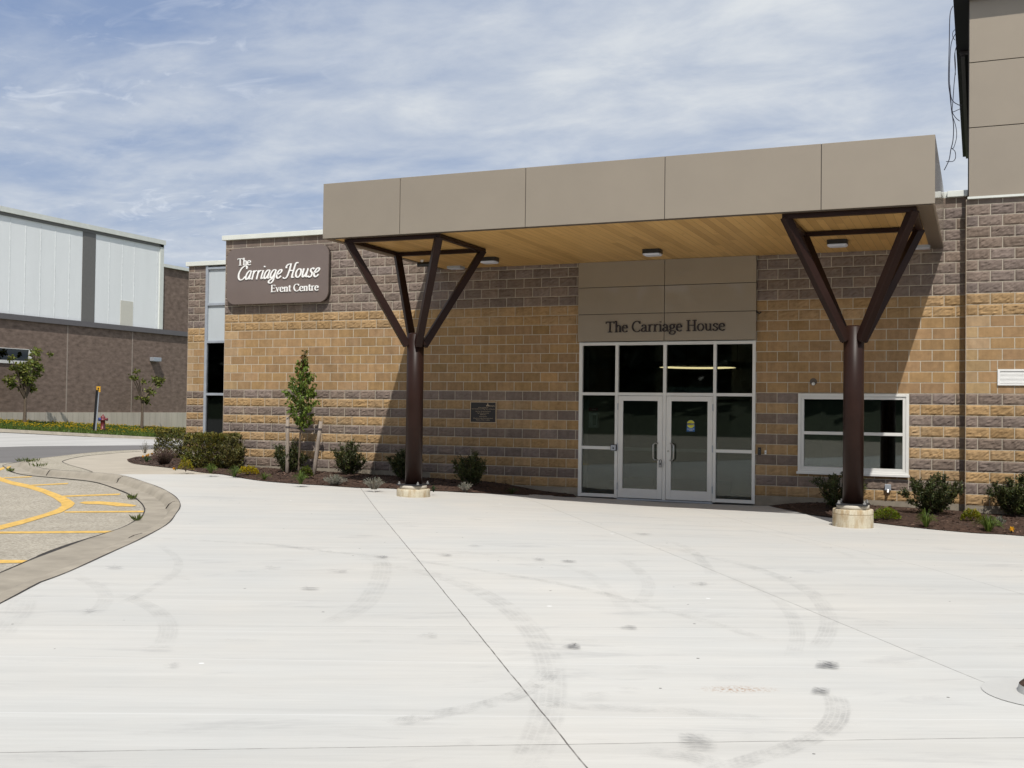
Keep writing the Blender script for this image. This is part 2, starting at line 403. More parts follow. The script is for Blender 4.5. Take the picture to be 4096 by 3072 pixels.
def mk_aggregate(name, ca, cb, sc):
    mt = bpy.data.materials.new(name); mt.use_nodes = True; nt = mt.node_tree; nt.nodes.clear()
    add, ma, mix, ramp, L = nt_new(nt)
    ob = add('ShaderNodeTexCoord').outputs['Object']
    vo = add('ShaderNodeTexVoronoi', i_Vector=ob, i_Scale=sc)
    rr = add('ShaderNodeSeparateColor', i_0=vo.outputs['Color']).outputs[0]
    n = add('ShaderNodeTexNoise', i_Vector=ob, i_Scale=1.3, i_Detail=6.0, i_Roughness=.65).outputs[0]
    n2 = add('ShaderNodeTexNoise', i_Vector=ob, i_Scale=sc*.55, i_Detail=5.0, i_Roughness=.8).outputs[0]
    col = mix(ramp(rr, [(.1, 0.0), (.9, 1.0)]), ca, cb)
    col = mix(ramp(n2, [(.34, .75), (.5, 0.0)]), col, tuple(x*.42 for x in ca))
    v = add('ShaderNodeMapRange', i_0=n, i_1=.2, i_2=.8, i_3=.82, i_4=1.15).outputs[0]
    col = mix(1.0, col, add('ShaderNodeCombineColor', i_0=v, i_1=v, i_2=v).outputs[0], 'MULTIPLY')
    b = add('ShaderNodeBsdfPrincipled', i_Base_Color=col, i_Roughness=.92); b.inputs['Specular IOR Level'].default_value = .2
    bp = add('ShaderNodeBump', i_Strength=.7, i_Distance=.012, i_Height=ma('ADD', rr, n2)); L.new(bp.outputs[0], b.inputs['Normal'])
    add('ShaderNodeOutputMaterial', i_0=b.outputs[0]); return mt
M['pavement'] = mk_aggregate('pavement', (.33, .295, .235), (.46, .42, .345), 38.0)
M['aggband'] = mk_aggregate('aggband', (.35, .31, .24), (.46, .42, .34), 30.0)
M['sidewalk'] = pmat('sidewalk', (.415, .37, .30), .9, var=.08, scale=1.6, bump=.2, bscale=80, spec=.2)
M['mulch'] = mk_aggregate('mulch', (.040, .023, .016), (.085, .052, .037), 34.0)
M['chip'] = pmat('chip', (.1, .06, .04), .9, var=.2, scale=20, tint=True)

def mk_wood():
    mt = bpy.data.materials.new('cedar'); mt.use_nodes = True; nt = mt.node_tree; nt.nodes.clear()
    add, ma, mix, ramp, L = nt_new(nt)
    ob = add('ShaderNodeTexCoord').outputs['Object']; sp = add('ShaderNodeSeparateXYZ', i_0=ob)
    px = ma('DIVIDE', sp.outputs[0], .133); idx = ma('FLOOR', px); fr = ma('FRACT', px)
    yo = ma('ADD', sp.outputs[1], ma('MULTIPLY', add('ShaderNodeTexWhiteNoise', noise_dimensions='1D', i_W=idx).outputs[0], 5.0))
    yi = ma('FLOOR', ma('DIVIDE', yo, 4.2))
    rnd = add('ShaderNodeTexWhiteNoise', noise_dimensions='2D', i_Vector=add('ShaderNodeCombineXYZ', i_0=idx, i_1=yi).outputs[0]).outputs[0]
    v3 = add('ShaderNodeCombineXYZ', i_0=ma('MULTIPLY', sp.outputs[0], 13.0), i_1=ma('MULTIPLY', sp.outputs[1], .8), i_2=ma('MULTIPLY', rnd, 40.0)).outputs[0]
    gr = add('ShaderNodeTexNoise', i_Vector=v3, i_Scale=1.0, i_Detail=6.0, i_Roughness=.65, i_Distortion=.8).outputs[0]
    kn = add('ShaderNodeTexNoise', i_Vector=ob, i_Scale=5.0, i_Detail=2.0).outputs[0]
    col = mix(gr, (.465, .255, .078), (.67, .425, .155))
    col = mix(ma('MULTIPLY', ma('MULTIPLY', rnd, rnd), .6), col, (.32, .175, .050))
    col = mix(ramp(kn, [(.66, 0.0), (.76, .5)]), col, (.24, .11, .035))
    seam = ma('LESS_THAN', fr, .045)
    col = mix(ma('MULTIPLY', seam, .72), col, (.10, .05, .02))
    b = add('ShaderNodeBsdfPrincipled', i_Base_Color=col, i_Roughness=.5)
    add('ShaderNodeOutputMaterial', i_0=b.outputs[0]); return mt
M['wood'] = mk_wood()

def mk_pedestal():
    mt = bpy.data.materials.new('pedestal'); mt.use_nodes = True; nt = mt.node_tree; nt.nodes.clear()
    add, ma, mix, ramp, L = nt_new(nt)
    ob = add('ShaderNodeTexCoord').outputs['Object']
    st = add('ShaderNodeMapping', i_Vector=ob, i_Scale=(11, 11, 3.2)).outputs[0]
    n = add('ShaderNodeTexNoise', i_Vector=st, i_Scale=1.0, i_Detail=6.0, i_Roughness=.65).outputs[0]
    f = add('ShaderNodeTexNoise', i_Vector=ob, i_Scale=50.0, i_Detail=4.0, i_Roughness=.7).outputs[0]
    col = mix(ramp(n, [(.36, 0.0), (.62, 1.0)]), (.38, .285, .17), (.56, .51, .39))
    col = mix(ramp(f, [(.60, 0.0), (.70, .8)]), col, (.20, .15, .09))
    sz = add('ShaderNodeSeparateXYZ', i_0=ob).outputs[2]
    col = mix(ma('MULTIPLY', ma('LESS_THAN', ma('ABSOLUTE', ma('SUBTRACT', ma('ADD', sz, ma('MULTIPLY', n, .02)), .225)), .006), .7), col, (.2, .15, .09))
    b = add('ShaderNodeBsdfPrincipled', i_Base_Color=col, i_Roughness=.92); b.inputs['Specular IOR Level'].default_value = .2
    bp = add('ShaderNodeBump', i_Strength=.5, i_Distance=.01, i_Height=f); L.new(bp.outputs[0], b.inputs['Normal'])
    add('ShaderNodeOutputMaterial', i_0=b.outputs[0]); return mt
M['pedestal'] = mk_pedestal()

def mk_tyre():
    mt = bpy.data.materials.new('tyre_mark'); mt.use_nodes = True; nt = mt.node_tree; nt.nodes.clear()
    add, ma, mix, ramp, L = nt_new(nt)
    tc = add('ShaderNodeTexCoord'); uv = add('ShaderNodeSeparateXYZ', i_0=tc.outputs['UV'])
    s = add('ShaderNodeAttribute', attribute_name='strength').outputs['Fac']
    u, v = uv.outputs[0], uv.outputs[1]
    e = ma('MULTIPLY', ma('SUBTRACT', ma('MULTIPLY', v, 4.0), ma('MULTIPLY', ma('MULTIPLY', v, v), 4.0)), 1.0)
    e = ramp(e, [(0.0, 0.0), (.45, 1.0)])
    rib = ramp(ma('PINGPONG', ma('MULTIPLY', v, 5.0), .5), [(.06, .45), (.2, 1.0)])
    lug = ramp(ma('PINGPONG', ma('ADD', ma('MULTIPLY', u, 20.0), ma('MULTIPLY', ma('ABSOLUTE', ma('SUBTRACT', v, .5)), 3.0)), .5), [(.1, .62), (.3, 1.0)])
    n = add('ShaderNodeTexNoise', i_Vector=tc.outputs['Object'], i_Scale=5.5, i_Detail=6.0, i_Roughness=.7).outputs[0]
    nn = ramp(n, [(.40, .04), (.66, 1.0)])
    a = ma('MULTIPLY', ma('MULTIPLY', e, s), ma('MULTIPLY', ma('MULTIPLY', rib, lug), nn))
    d = add('ShaderNodeBsdfDiffuse', i_0=(.13, .128, .13, 1)); t = add('ShaderNodeBsdfTransparent')
    x = add('ShaderNodeMixShader', i_0=a, i_1=t.outputs[0], i_2=d.outputs[0])
    add('ShaderNodeOutputMaterial', i_0=x.outputs[0]); return mt
M['tyre'] = mk_tyre()

# ================================================================== GROUND
def sheet_bm(poly, fn, off, step=1.0):
    bm = bmesh.new()
    pts = [Vector((p[0], p[1], 0)) for p in poly]
    tri = geometry.tessellate_polygon([pts])
    vs = [bm.verts.new(p) for p in pts]
    for t in tri:
        try: bm.faces.new([vs[i] for i in t])
        except ValueError: pass
    lo = [min(p[i] for p in pts) for i in (0, 1)]; hi = [max(p[i] for p in pts) for i in (0, 1)]
    for ax in (0, 1):
        k = math.ceil(max(lo[ax], -30)/step)*step
        while k < min(hi[ax], 30):
            n = Vector((1, 0, 0)) if ax == 0 else Vector((0, 1, 0))
            bmesh.ops.bisect_plane(bm, geom=bm.verts[:]+bm.edges[:]+bm.faces[:], plane_co=n*k, plane_no=n)
            k += step
    for v in bm.verts: v.co.z = fn(v.co.x, v.co.y)+off
    bmesh.ops.recalc_face_normals(bm, faces=bm.faces[:])
    for f in bm.faces:
        if f.normal.z < 0: f.normal_flip()
        f.smooth = True
    return bm
def sheet(name, poly, mat, fn=g, off=0.0, step=1.0, kind='structure'):
    bm = sheet_bm(poly, fn, off, step); me = bpy.data.meshes.new(name); bm.to_mesh(me); bm.free()
    me.materials.append(mat); o = bpy.data.objects.new(name, me); C.objects.link(o)
    if kind: o['kind'] = kind
    return o
gb = MB(); gb.add([(-900,-900,-.6),(900,-900,-.6),(900,900,-.6),(-900,900,-.6)], [(0,1,2,3)]); tag(gb.build('ground', M['ground']), kind='structure')

BACK = [(9.5,-15.06),(9.02,-14.26),(8.72,-13.57),(8.08,-12.33),(7.46,-11.13),(6.63,-9.69),(5.74,-8.45),(5.12,-7.62),(4.41,-6.81),(3.56,-5.99),(2.47,-5.09),(.97,-4.05),(-.18,-3.36),(-2.04,-2.56),(-4.02,-1.58),(-5.35,-.64),(-7.21,.77),(-7.75,1.25),(-8.36,2.2),(-9.54,5.02),(-10.04,7.04),(-10.03,9.0),(-10.0,16.0)]
FRONT = [(7.9,-13.63),(7.1,-12.29),(6.41,-10.88),(5.95,-9.88),(5.38,-8.92),(4.7,-7.97),(3.88,-7.07),(2.88,-6.13),(1.52,-5.05),(-.33,-3.96),(-1.47,-3.46),(-3.62,-2.37),(-5.67,-1.17),(-7.43,.22),(-8.25,1.02),(-9.13,2.22),(-10.2,4.6),(-10.55,7.0),(-10.5,16.0)]
# extend both towards and past the viewer, parallel
BACK = [(17.2,-28.6),(13.0,-21.2)] + BACK
FRONT = [(16.2,-28.2),(12.0,-20.7)] + FRONT
def crom(pts, n=8):
    P = [Vector(p).to_3d() if len(p) == 2 else Vector(p) for p in pts]; out = []
    for i in range(len(P)-1):
        a, b, c, d = P[max(i-1, 0)], P[i], P[i+1], P[min(i+2, len(P)-1)]
        for k in range(n):
            t = k/n
            out.append(.5*((2*b)+(c-a)*t+(2*a-5*b+4*c-d)*t*t+(3*b-a-3*c+d)*t**3))
    out.append(P[-1]); return out
def resample(P, n):
    ds = [0]
    for a, b in zip(P, P[1:]): ds.append(ds[-1]+(b-a).length)
    out = []; j = 0
    for k in range(n):
        s = ds[-1]*k/(n-1)
        while j < len(ds)-2 and ds[j+1] < s: j += 1
        t = (s-ds[j])/max(1e-9, ds[j+1]-ds[j]); out.append(P[j].lerp(P[j+1], t))
    return out
BK = crom(BACK, 6)
# front edge: nearest offset of the back edge, taken towards the front polyline
FR = crom(FRONT, 6)
def near_on(P, q):
    best = None
    for a, b in zip(P, P[1:]):
        d = b-a; t = max(0, min(1, (q-a).dot(d)/max(1e-9, d.length_squared))); r = a+d*t
        e = (r-q).length
        if best is None or e < best[0]: best = (e, r)
    return best[1]
BKr = resample(BK, 170)
FRr = []
kw = [min(.80, max(.52, (near_on(FR, q)-q).length)) for q in BKr]
for _ in range(30): kw = [kw[0]] + [(kw[i-1]+kw[i]*2+kw[i+1])/4 for i in range(1, len(kw)-1)] + [kw[-1]]
for i, q in enumerate(BKr):
    d = BKr[min(i+1, len(BKr)-1)]-BKr[max(i-1, 0)]; d.normalize()
    FRr.append(q+Vector((-d.y, d.x, 0))*kw[i])
if (FRr[60]-near_on(FR, FRr[60])).length > .6: FRr = [q*2-f for q, f in zip(BKr, FRr)]
# plaza
SPL = min(range(len(BK)), key=lambda i: abs(BK[i].x+.18)+abs(BK[i].y+3.36))
plaza_poly = [(1.71,-1.5)] + [(p.x, p.y) for p in reversed(BK[:SPL+1]) if -28 < p.y] + [(17.2,-60),(70,-60),(70,-.05),(1.71,-.05)]
bm = sheet_bm(plaza_poly, g, 0.0, 1.0)
plaza_me = bpy.data.meshes.new('plaza'); bm.to_mesh(plaza_me); bm.free(); plaza_me.materials.append(M['concrete'])
po = bpy.data.objects.new('plaza', plaza_me); C.objects.link(po); po['kind'] = 'structure'
sheet('pavement', [(p.x, p.y) for p in FR if p.y < 2.3] + [(-9.4,-2),(-16,-22),(-45,-60),(16.2,-60)], M['pavement'], gp, 0.0)
sheet('road', [(-9.0,2.6),(-9.13,2.2),(-9.25,1.0),(-9.6,-2),(-16.2,-22),(-45,-60),(-60,-60),(-15.2,2.0),(-14.9,8),(-13.0,13.5),(-11.0,30),(-10.3,30),(-10.4,7),(-10.1,4.6)], M['asphalt'], gp, -.004)
sheet('roadway', [(-60,-60),(-64,-60),(-24.1,2),(-23.55,13),(-23.3,30),(-8,30),(-8,8),(-12,0)], M['lightroad'], gp, -.012)
walk = [(1.71,-1.5)] + [(p.x, p.y) for p in BK[SPL:]] + [(-4,16),(-4,3.6),(0,3.6),(0,-.05),(1.71,-.05)]
sheet('sidewalk', walk, M['sidewalk'], g, 0.0)
inner = [at(*q) for q in ((330,1875),(300,1867),(258,1853),(250,1847),(262,1841),(293,1833),(362,1822),(470,1812),(564,1806))]
b0 = min(BK, key=lambda p: abs(p.x+1.4)+abs(p.y+2.85))
inner = crom([(b0.x, b0.y+.03)] + [(p.x, p.y) for p in inner], 5)
bk2 = [p for p in BK if p.x < b0.x-.01 and p.y < 8.2]
band = [(p.x, p.y) for p in bk2] + [(p.x, p.y) for p in reversed(inner)]
sheet('exposed_aggregate_band', band, M['aggband'], g, .004)
# kerb and gutter, one lofted casting following the curve
kb = MB(); ridx = []
for i, (b, f) in enumerate(zip(BKr, FRr)):
    zb, zf = g(b.x, b.y), gp(f.x, f.y); L_ = max(.3, (b-f).length); d = (b-f)/L_
    hh = max(0.004, zb-zf); row = []
    tw = min(.17, L_*.2)/L_; fw_ = min(.12, L_*.16)/L_
    for s, h in ((0, .004), (.02, .012), (1-tw-fw_-.02, .0), (1-tw-fw_, .10*hh), (1-tw-fw_*.5, .62*hh), (1-tw, .95*hh), (1-tw*.75, hh*1.0+.002), (1, hh+.003)):
        p = f.lerp(b, s); row.append((p.x, p.y, zf+h))
    ridx.append(row)
vs = [p for r in ridx for p in r]; nr = len(ridx[0])
kb.add(vs, [(i*nr+k, i*nr+k+1, (i+1)*nr+k+1, (i+1)*nr+k) for i in range(len(ridx)-1) for k in range(nr-1)], 0, None, smooth=True)
def strip_path(mb, P, wd, mi, fn, off):
    vs = []; n = len(P)
    for i, p in enumerate(P):
        d = (P[min(i+1, n-1)]-P[max(i-1, 0)]); d.z = 0; d.normalize(); nn = Vector((-d.y, d.x, 0))
        ww = wd(i/(n-1)) if callable(wd) else wd
        for s in (-1, 1):
            q = p+nn*(s*ww/2); vs.append((q.x, q.y, fn(q.x, q.y)+off))
    mb.add(vs, [(2*i, 2*i+2, 2*i+3, 2*i+1) for i in range(n-1)], mi)
strip_path(kb, BKr, lambda t: .008+.009*math.sin(t*90)**2, 1, g, .0075)
strip_path(kb, FRr, lambda t: .02+.045*max(0, math.sin(t*55+1)*math.sin(t*23))**2, 1, gp, .014)
for px, py in ((205,1900),(380,1935),(480,2150),(560,2042)):      # cracks across the kerb
    q = at(px, py, 0, gp); i = min(range(len(BKr)), key=lambda k: (BKr[k]-Vector((q.x, q.y, 0))).length)
    a, b = ridx[i], ridx[i]
    pts = [Vector(p)+Vector((random.uniform(-.02,.02), random.uniform(-.02,.02), .004)) for p in ridx[i]]
    vs = []
    for p in pts: vs += [(p.x-.009, p.y-.006, p.z), (p.x+.009, p.y+.006, p.z)]
    kb.add(vs, [(2*k, 2*k+1, 2*k+3, 2*k+2) for k in range(len(pts)-1)], 1)
tag(kb.build('kerb', [M['kerb'], M['gap']]), kind='structure')
# joint between the two walk finishes
jb = MB(); strip_path(jb, resample(inner, 60), .022, 0, g, .009)
tag(jb.build('walk_joint', M['gap']), kind='structure')
# painted markings
def px_poly(pts, fn, off): return [at(x, y, off, fn) for x, y in pts]
ym = MB()
def paint(pts):
    P = px_poly(pts, gp, .004)
    tri = geometry.tessellate_polygon([[Vector((p.x, p.y, 0)) for p in P]])
    ym.add([(p.x, p.y, gp(p.x, p.y)+.005) for p in P], [tuple(t) for t in tri])
outer = [(-60,1893),(0,1907),(45,1924),(110,1937),(175,1955),(232,1976),(265,1990),(292,2006),(300,2013),(290,2026),(245,2050),(180,2068),(90,2096),(0,2119),(-60,2131)]
inn = [(-60,1911),(0,1924),(45,1938),(110,1952),(170,1971),(215,1992),(243,2012),(247,2022),(228,2036),(180,2054),(90,2079),(0,2101),(-60,2112)]
for i in range(len(inn)-1):
    j0 = round(i*(len(outer)-1)/(len(inn)-1)); j1 = round((i+1)*(len(outer)-1)/(len(inn)-1))
    P = [inn[i]] + [outer[j] for j in range(j0, j1+1)] + [inn[i+1]]
    paint(P)
for a, b, h0, h1 in (((14,1911),(126,1907),1.5,2.5),((110,1942),(271,1934),2,3),((250,1985),(479,1977),2.5,3.5),((258,2048),(575,2046),2.5,4),((-40,2130.5),(476,2127),4,5),((-40,2246),(160,2246),7,6)):
    paint([(a[0],a[1]-h0),(b[0],b[1]-h1*.8),(b[0]+3,b[1]),(b[0]-4,b[1]+h1*.8),(a[0],a[1]+h0)])
paint([(317,2011),(335,2006),(400,2005),(470,2010),(520,2016),(548,2022),(530,2026),(470,2025),(400,2017),(340,2016)])
paint([(-30,1884),(10,1869),(21,1866),(17,1876),(-30,1893)])
# thickness free paint film lies on the pavement
tag(ym.build('painted_marking', M['yellow']), kind='structure')
gl = MB(); P = [at(x, y, .02, gp) for x, y in ((24,1874),(30,1866),(44,1864),(40,1870),(28,1877))]
gl.add([tuple(p) for p in P], [(0,1,2,3,4)]); tag(gl.build('painted_patch', M['yellow']), kind='structure')

# tyre marks: rubber films on the concrete, part of the plaza
tm = MB()
def track(pts, wd, st, org=None, tilt=0, sc=1.548):
    wd *= .72
    P = []
    for x, y in pts:
        if org: x, y = org[0]+x/sc, org[1]+y/sc
        p = at(x, y); P.append((p.x, p.y))
    P = crom(P, 10); n = len(P); s = 0; vs = []; us = []
    for i, p in enumerate(P):
        d = P[min(i+1, n-1)]-P[max(i-1, 0)]; d.z = 0; d.normalize(); nn = Vector((-d.y, d.x, 0))
        if i: s += (p-P[i-1]).length
        us.append(s)
        for sg in (-1, 1):
            q = p+nn*(sg*wd/2); vs.append((q.x, q.y, g(q.x, q.y)+.0045+track.k*.0004))
    track.k += 1
    b = len(tm.f); tm.add(vs, [(2*i, 2*i+2, 2*i+3, 2*i+1) for i in range(n-1)], 0)
    for i in range(n-1):
        fade = min(1, i/6, (n-2-i)/6)*.85+.15
        tm.uv[b+i] = (((us[i], 0), (us[i+1], 0), (us[i+1], 1), (us[i], 1)), st*fade*.42)
track.k = 0
A6, A7, A8 = (0, 2000), (1300, 2000), (2600, 2000)
track([(330,400),(640,455),(900,545),(1100,650),(1250,780),(1350,920),(1395,1050),(1395,1200),(1370,1350),(1310,1520),(1240,1650)], .30, .34, A7)
track([(-450,262),(0,320),(400,355),(900,430),(1500,530),(2013,660),(2413,770),(2763,880)], .17, .34, A7)
track([(1390,1060),(1330,1130),(1200,1205),(1000,1270),(700,1330),(400,1390)], .22, .50, A7)
track([(250,340),(345,385),(350,460),(310,560),(240,650),(130,720),(0,770)], .30, .26, A7)
track([(1250,1262),(1500,1275),(1700,1290),(2167,1310),(2500,1340),(2800,1380)], .2, .34, A7)
track([(1140,1215),(1165,1300),(1125,1400),(1000,1480),(800,1560),(550,1640),(380,1700)], .21, .60, A8)
track([(0,270),(300,340),(600,410),(850,500),(1000,580),(1085,680),(1110,760),(1085,850),(1030,930)], .22, .36, A8)
track([(380,440),(700,570),(840,670),(905,780),(910,880),(880,980)], .18, .25, A8)
track([(1800,360),(1930,430),(2000,520),(1990,590),(1940,640)], .2, .30, A7)
track([(80,250),(230,300),(330,385),(385,475)], .18, .34, A8)
track([(820,230),(1300,258),(1800,290),(2167,340)], .16, .30, A6)
track([(980,280),(1080,350),(1105,420),(1040,490),(850,600),(720,650)], .14, .30, A6)
track([(440,460),(590,530),(650,590),(640,650),(560,720)], .2, .26, A6)
track([(700,580),(850,630),(980,700),(1040,780),(1035,850),(1010,900)], .22, .28, A6)
track([(150,600),(120,690),(50,770),(-20,850)], .34, .26, A6)
track([(-60,1560),(250,1600),(420,1650)], .22, .5, A8)
track([(0,120),(500,175),(900,250),(1200,335),(1400,420)], .15, .22, A8)
track([(600,20),(1300,60),(2100,120),(2700,190)], .15, .20, A7)
track([(350,300),(900,330),(1500,420),(1750,560),(1900,760)], .2, .2, A7)
track([(0,150),(400,155),(900,160)], .12, .2, A7)
for (x, y), wl, wd, st, o in (((1480,905),110,.20,1.0,A7),((1830,790),110,.16,.6,A7),((580,840),130,.2,.4,A7),((690,340),110,.16,.5,A7),((880,285),110,.14,.42,A7),((310,352),90,.16,.5,A7),((1270,368),100,.16,.45,A7),
        ((1460,380),110,.14,.6,A7),((880,120),100,.12,.45,A7),((1880,210),160,.2,.5,A7),((1000,1025),190,.22,1.0,A8),((980,1190),150,.18,.6,A8),((240,520),120,.2,.5,A8),((2010,442),150,.14,.75,A6),((1850,552),140,.12,.6,A6),((1640,420),110,.12,.4,A6),((660,420),110,.14,.4,A6),((520,690),60,.2,.35,A6),((1030,1030),90,.12,.4,A6),((140,1510),300,.3,.35,A8)):
    track([(x+wl*.12, y), (x+wl*.5, y+6), (x+wl*.92, y+12 if o is A8 else y+7)], wd*1.25, st*3.2, o)
rs = random.Random(31)
for _ in range(46):
    x, y = rs.uniform(500, 3700), 1990+1000*rs.random()**2.2
    l_ = rs.uniform(30, 190)*(.5+(y-1950)/900); track([(x, y), (x+l_*.5, y+rs.uniform(-3,3)), (x+l_, y+rs.uniform(-7,7))], rs.uniform(.05,.16), rs.uniform(.2,.62), (0,0), sc=1.0)
tmo = tm.build('tyre_marks', M['tyre'], po); tmo['kind'] = 'stuff'

# ------------------------------------------------------------------ mulch beds
def bed(name, front, wall_pts, chips, seed):
    rnd = random.Random(seed)
    F = crom([(p.x, p.y) for p in front], 5)
    poly = [(p.x, p.y) for p in F] + wall_pts
    FF = F
    def fn(x, y):
        q = Vector((x, y, 0)); d = (near_on(FF, q)-q).length
        return g(x, y) + .012 + .05*sst(0, .5, d) + .018*noise.noise(Vector((x*2.2, y*2.2, seed)))*sst(0, .3, d)
    bm = sheet_bm(poly, fn, 0, .25); me = bpy.data.meshes.new(name); bm.to_mesh(me); bm.free()
    mb = MB()
    mb.add([tuple(v.co) for v in me.vertices], [tuple(p.vertices) for p in me.polygons], 0, (1, 1, 1), smooth=True)
    tris = geometry.tessellate_polygon([[Vector((p[0], p[1], 0)) for p in poly]])
    V = [Vector((p[0], p[1], 0)) for p in poly]
    ar = [abs((V[b]-V[a]).cross(V[c]-V[a]).z)/2 for a, b, c in tris]
    for _ in range(chips):
        a, b, c = rnd.choices(tris, ar)[0]; u, v = rnd.random(), rnd.random()
        if u+v > 1: u, v = 1-u, 1-v
        p = V[a]+(V[b]-V[a])*u+(V[c]-V[a])*v; p.z = fn(p.x, p.y)+.006
        L_, W_ = rnd.uniform(.02, .07), rnd.uniform(.008, .02); A = rnd.uniform(0, 6.28); tl = rnd.uniform(-.5, .5)
        e = Vector((math.cos(A), math.sin(A), tl*.6)); f = Vector((-math.sin(A), math.cos(A), rnd.uniform(-.5, .5)))
        k = rnd.choice((.4, .6, .8, 1, 1, 1.4, 2.3)) ; cc = (.07*k, .043*k, .030*k)
        mb.add([p-e*L_/2-f*W_/2, p+e*L_/2-f*W_/2, p+e*L_/2+f*W_/2+Vector((0,0,.006)), p-e*L_/2+f*W_/2+Vector((0,0,.006))], [(0,1,2,3)], 1, cc)
    o = mb.build(name, [M['mulch'], M['chip']]); o['kind'] = 'structure'
    return fn
me_px = [(508,1838),(515,1848),(545,1857),(640,1868),(700,1875),(800,1890),(890,1899),(960,1912),(1050,1925),(1180,1936),(1300,1943),(1430,1952),(1560,1955),(1640,1962),(1740,1965),(1900,1972),(2060,1982),(2200,1987),(2308,1991)]
bedL = bed('mulch_bed', [at(*q) for q in me_px], [(9.12,-.02),(0,-.02),(0,3.6),(-4,3.6),(-4.2,6.0),(-6.4,5.4),(-6.3,4.0)], 5200, 1)
mr_px = [(3070,2024),(3130,2038),(3230,2057),(3330,2072),(3495,2092),(3700,2116),(3900,2134),(4096,2146)]
bedR = bed('mulch_bed', [at(*q) for q in mr_px] + [Vector((20,-3.9,0)), Vector((26,-4.1,0))], [(26,-.24),(16.77,-.24),(16.77,-.02),(13.2,-.02)], 3600, 2)
# round planting pit cut in the plaza beside the viewer
pc = at(4205, 2778); rp_ = (at(4088, 2778)-pc).length; ro_ = (at(3978, 2790)-pc).length
pm = MB()
def disc(r0, r1, z0, z1, mi, n=48):
    vs = []
    for r, z in ((r0, z0), (r1, z1)):
        for k in range(n):
            A = 2*math.pi*k/n; x, y = pc.x+r*math.cos(A), pc.y+r*math.sin(A); vs.append((x, y, g(x, y)+z))
    pm.add(vs, [(k, (k+1) % n, n+(k+1) % n, n+k) for k in range(n)], mi)
disc(ro_, rp_*1.04, .004, .006, 0); disc(rp_*1.04, rp_*.98, .006, .05, 0); disc(rp_*.98, rp_*.5, .05, .13, 1); disc(rp_*.5, .001, .13, .17, 1)
pm.build('planting_pit', [pmat('pit_ring', (.462,.456,.43), .9, var=.05, scale=3), M['mulch']])['kind'] = 'structure'

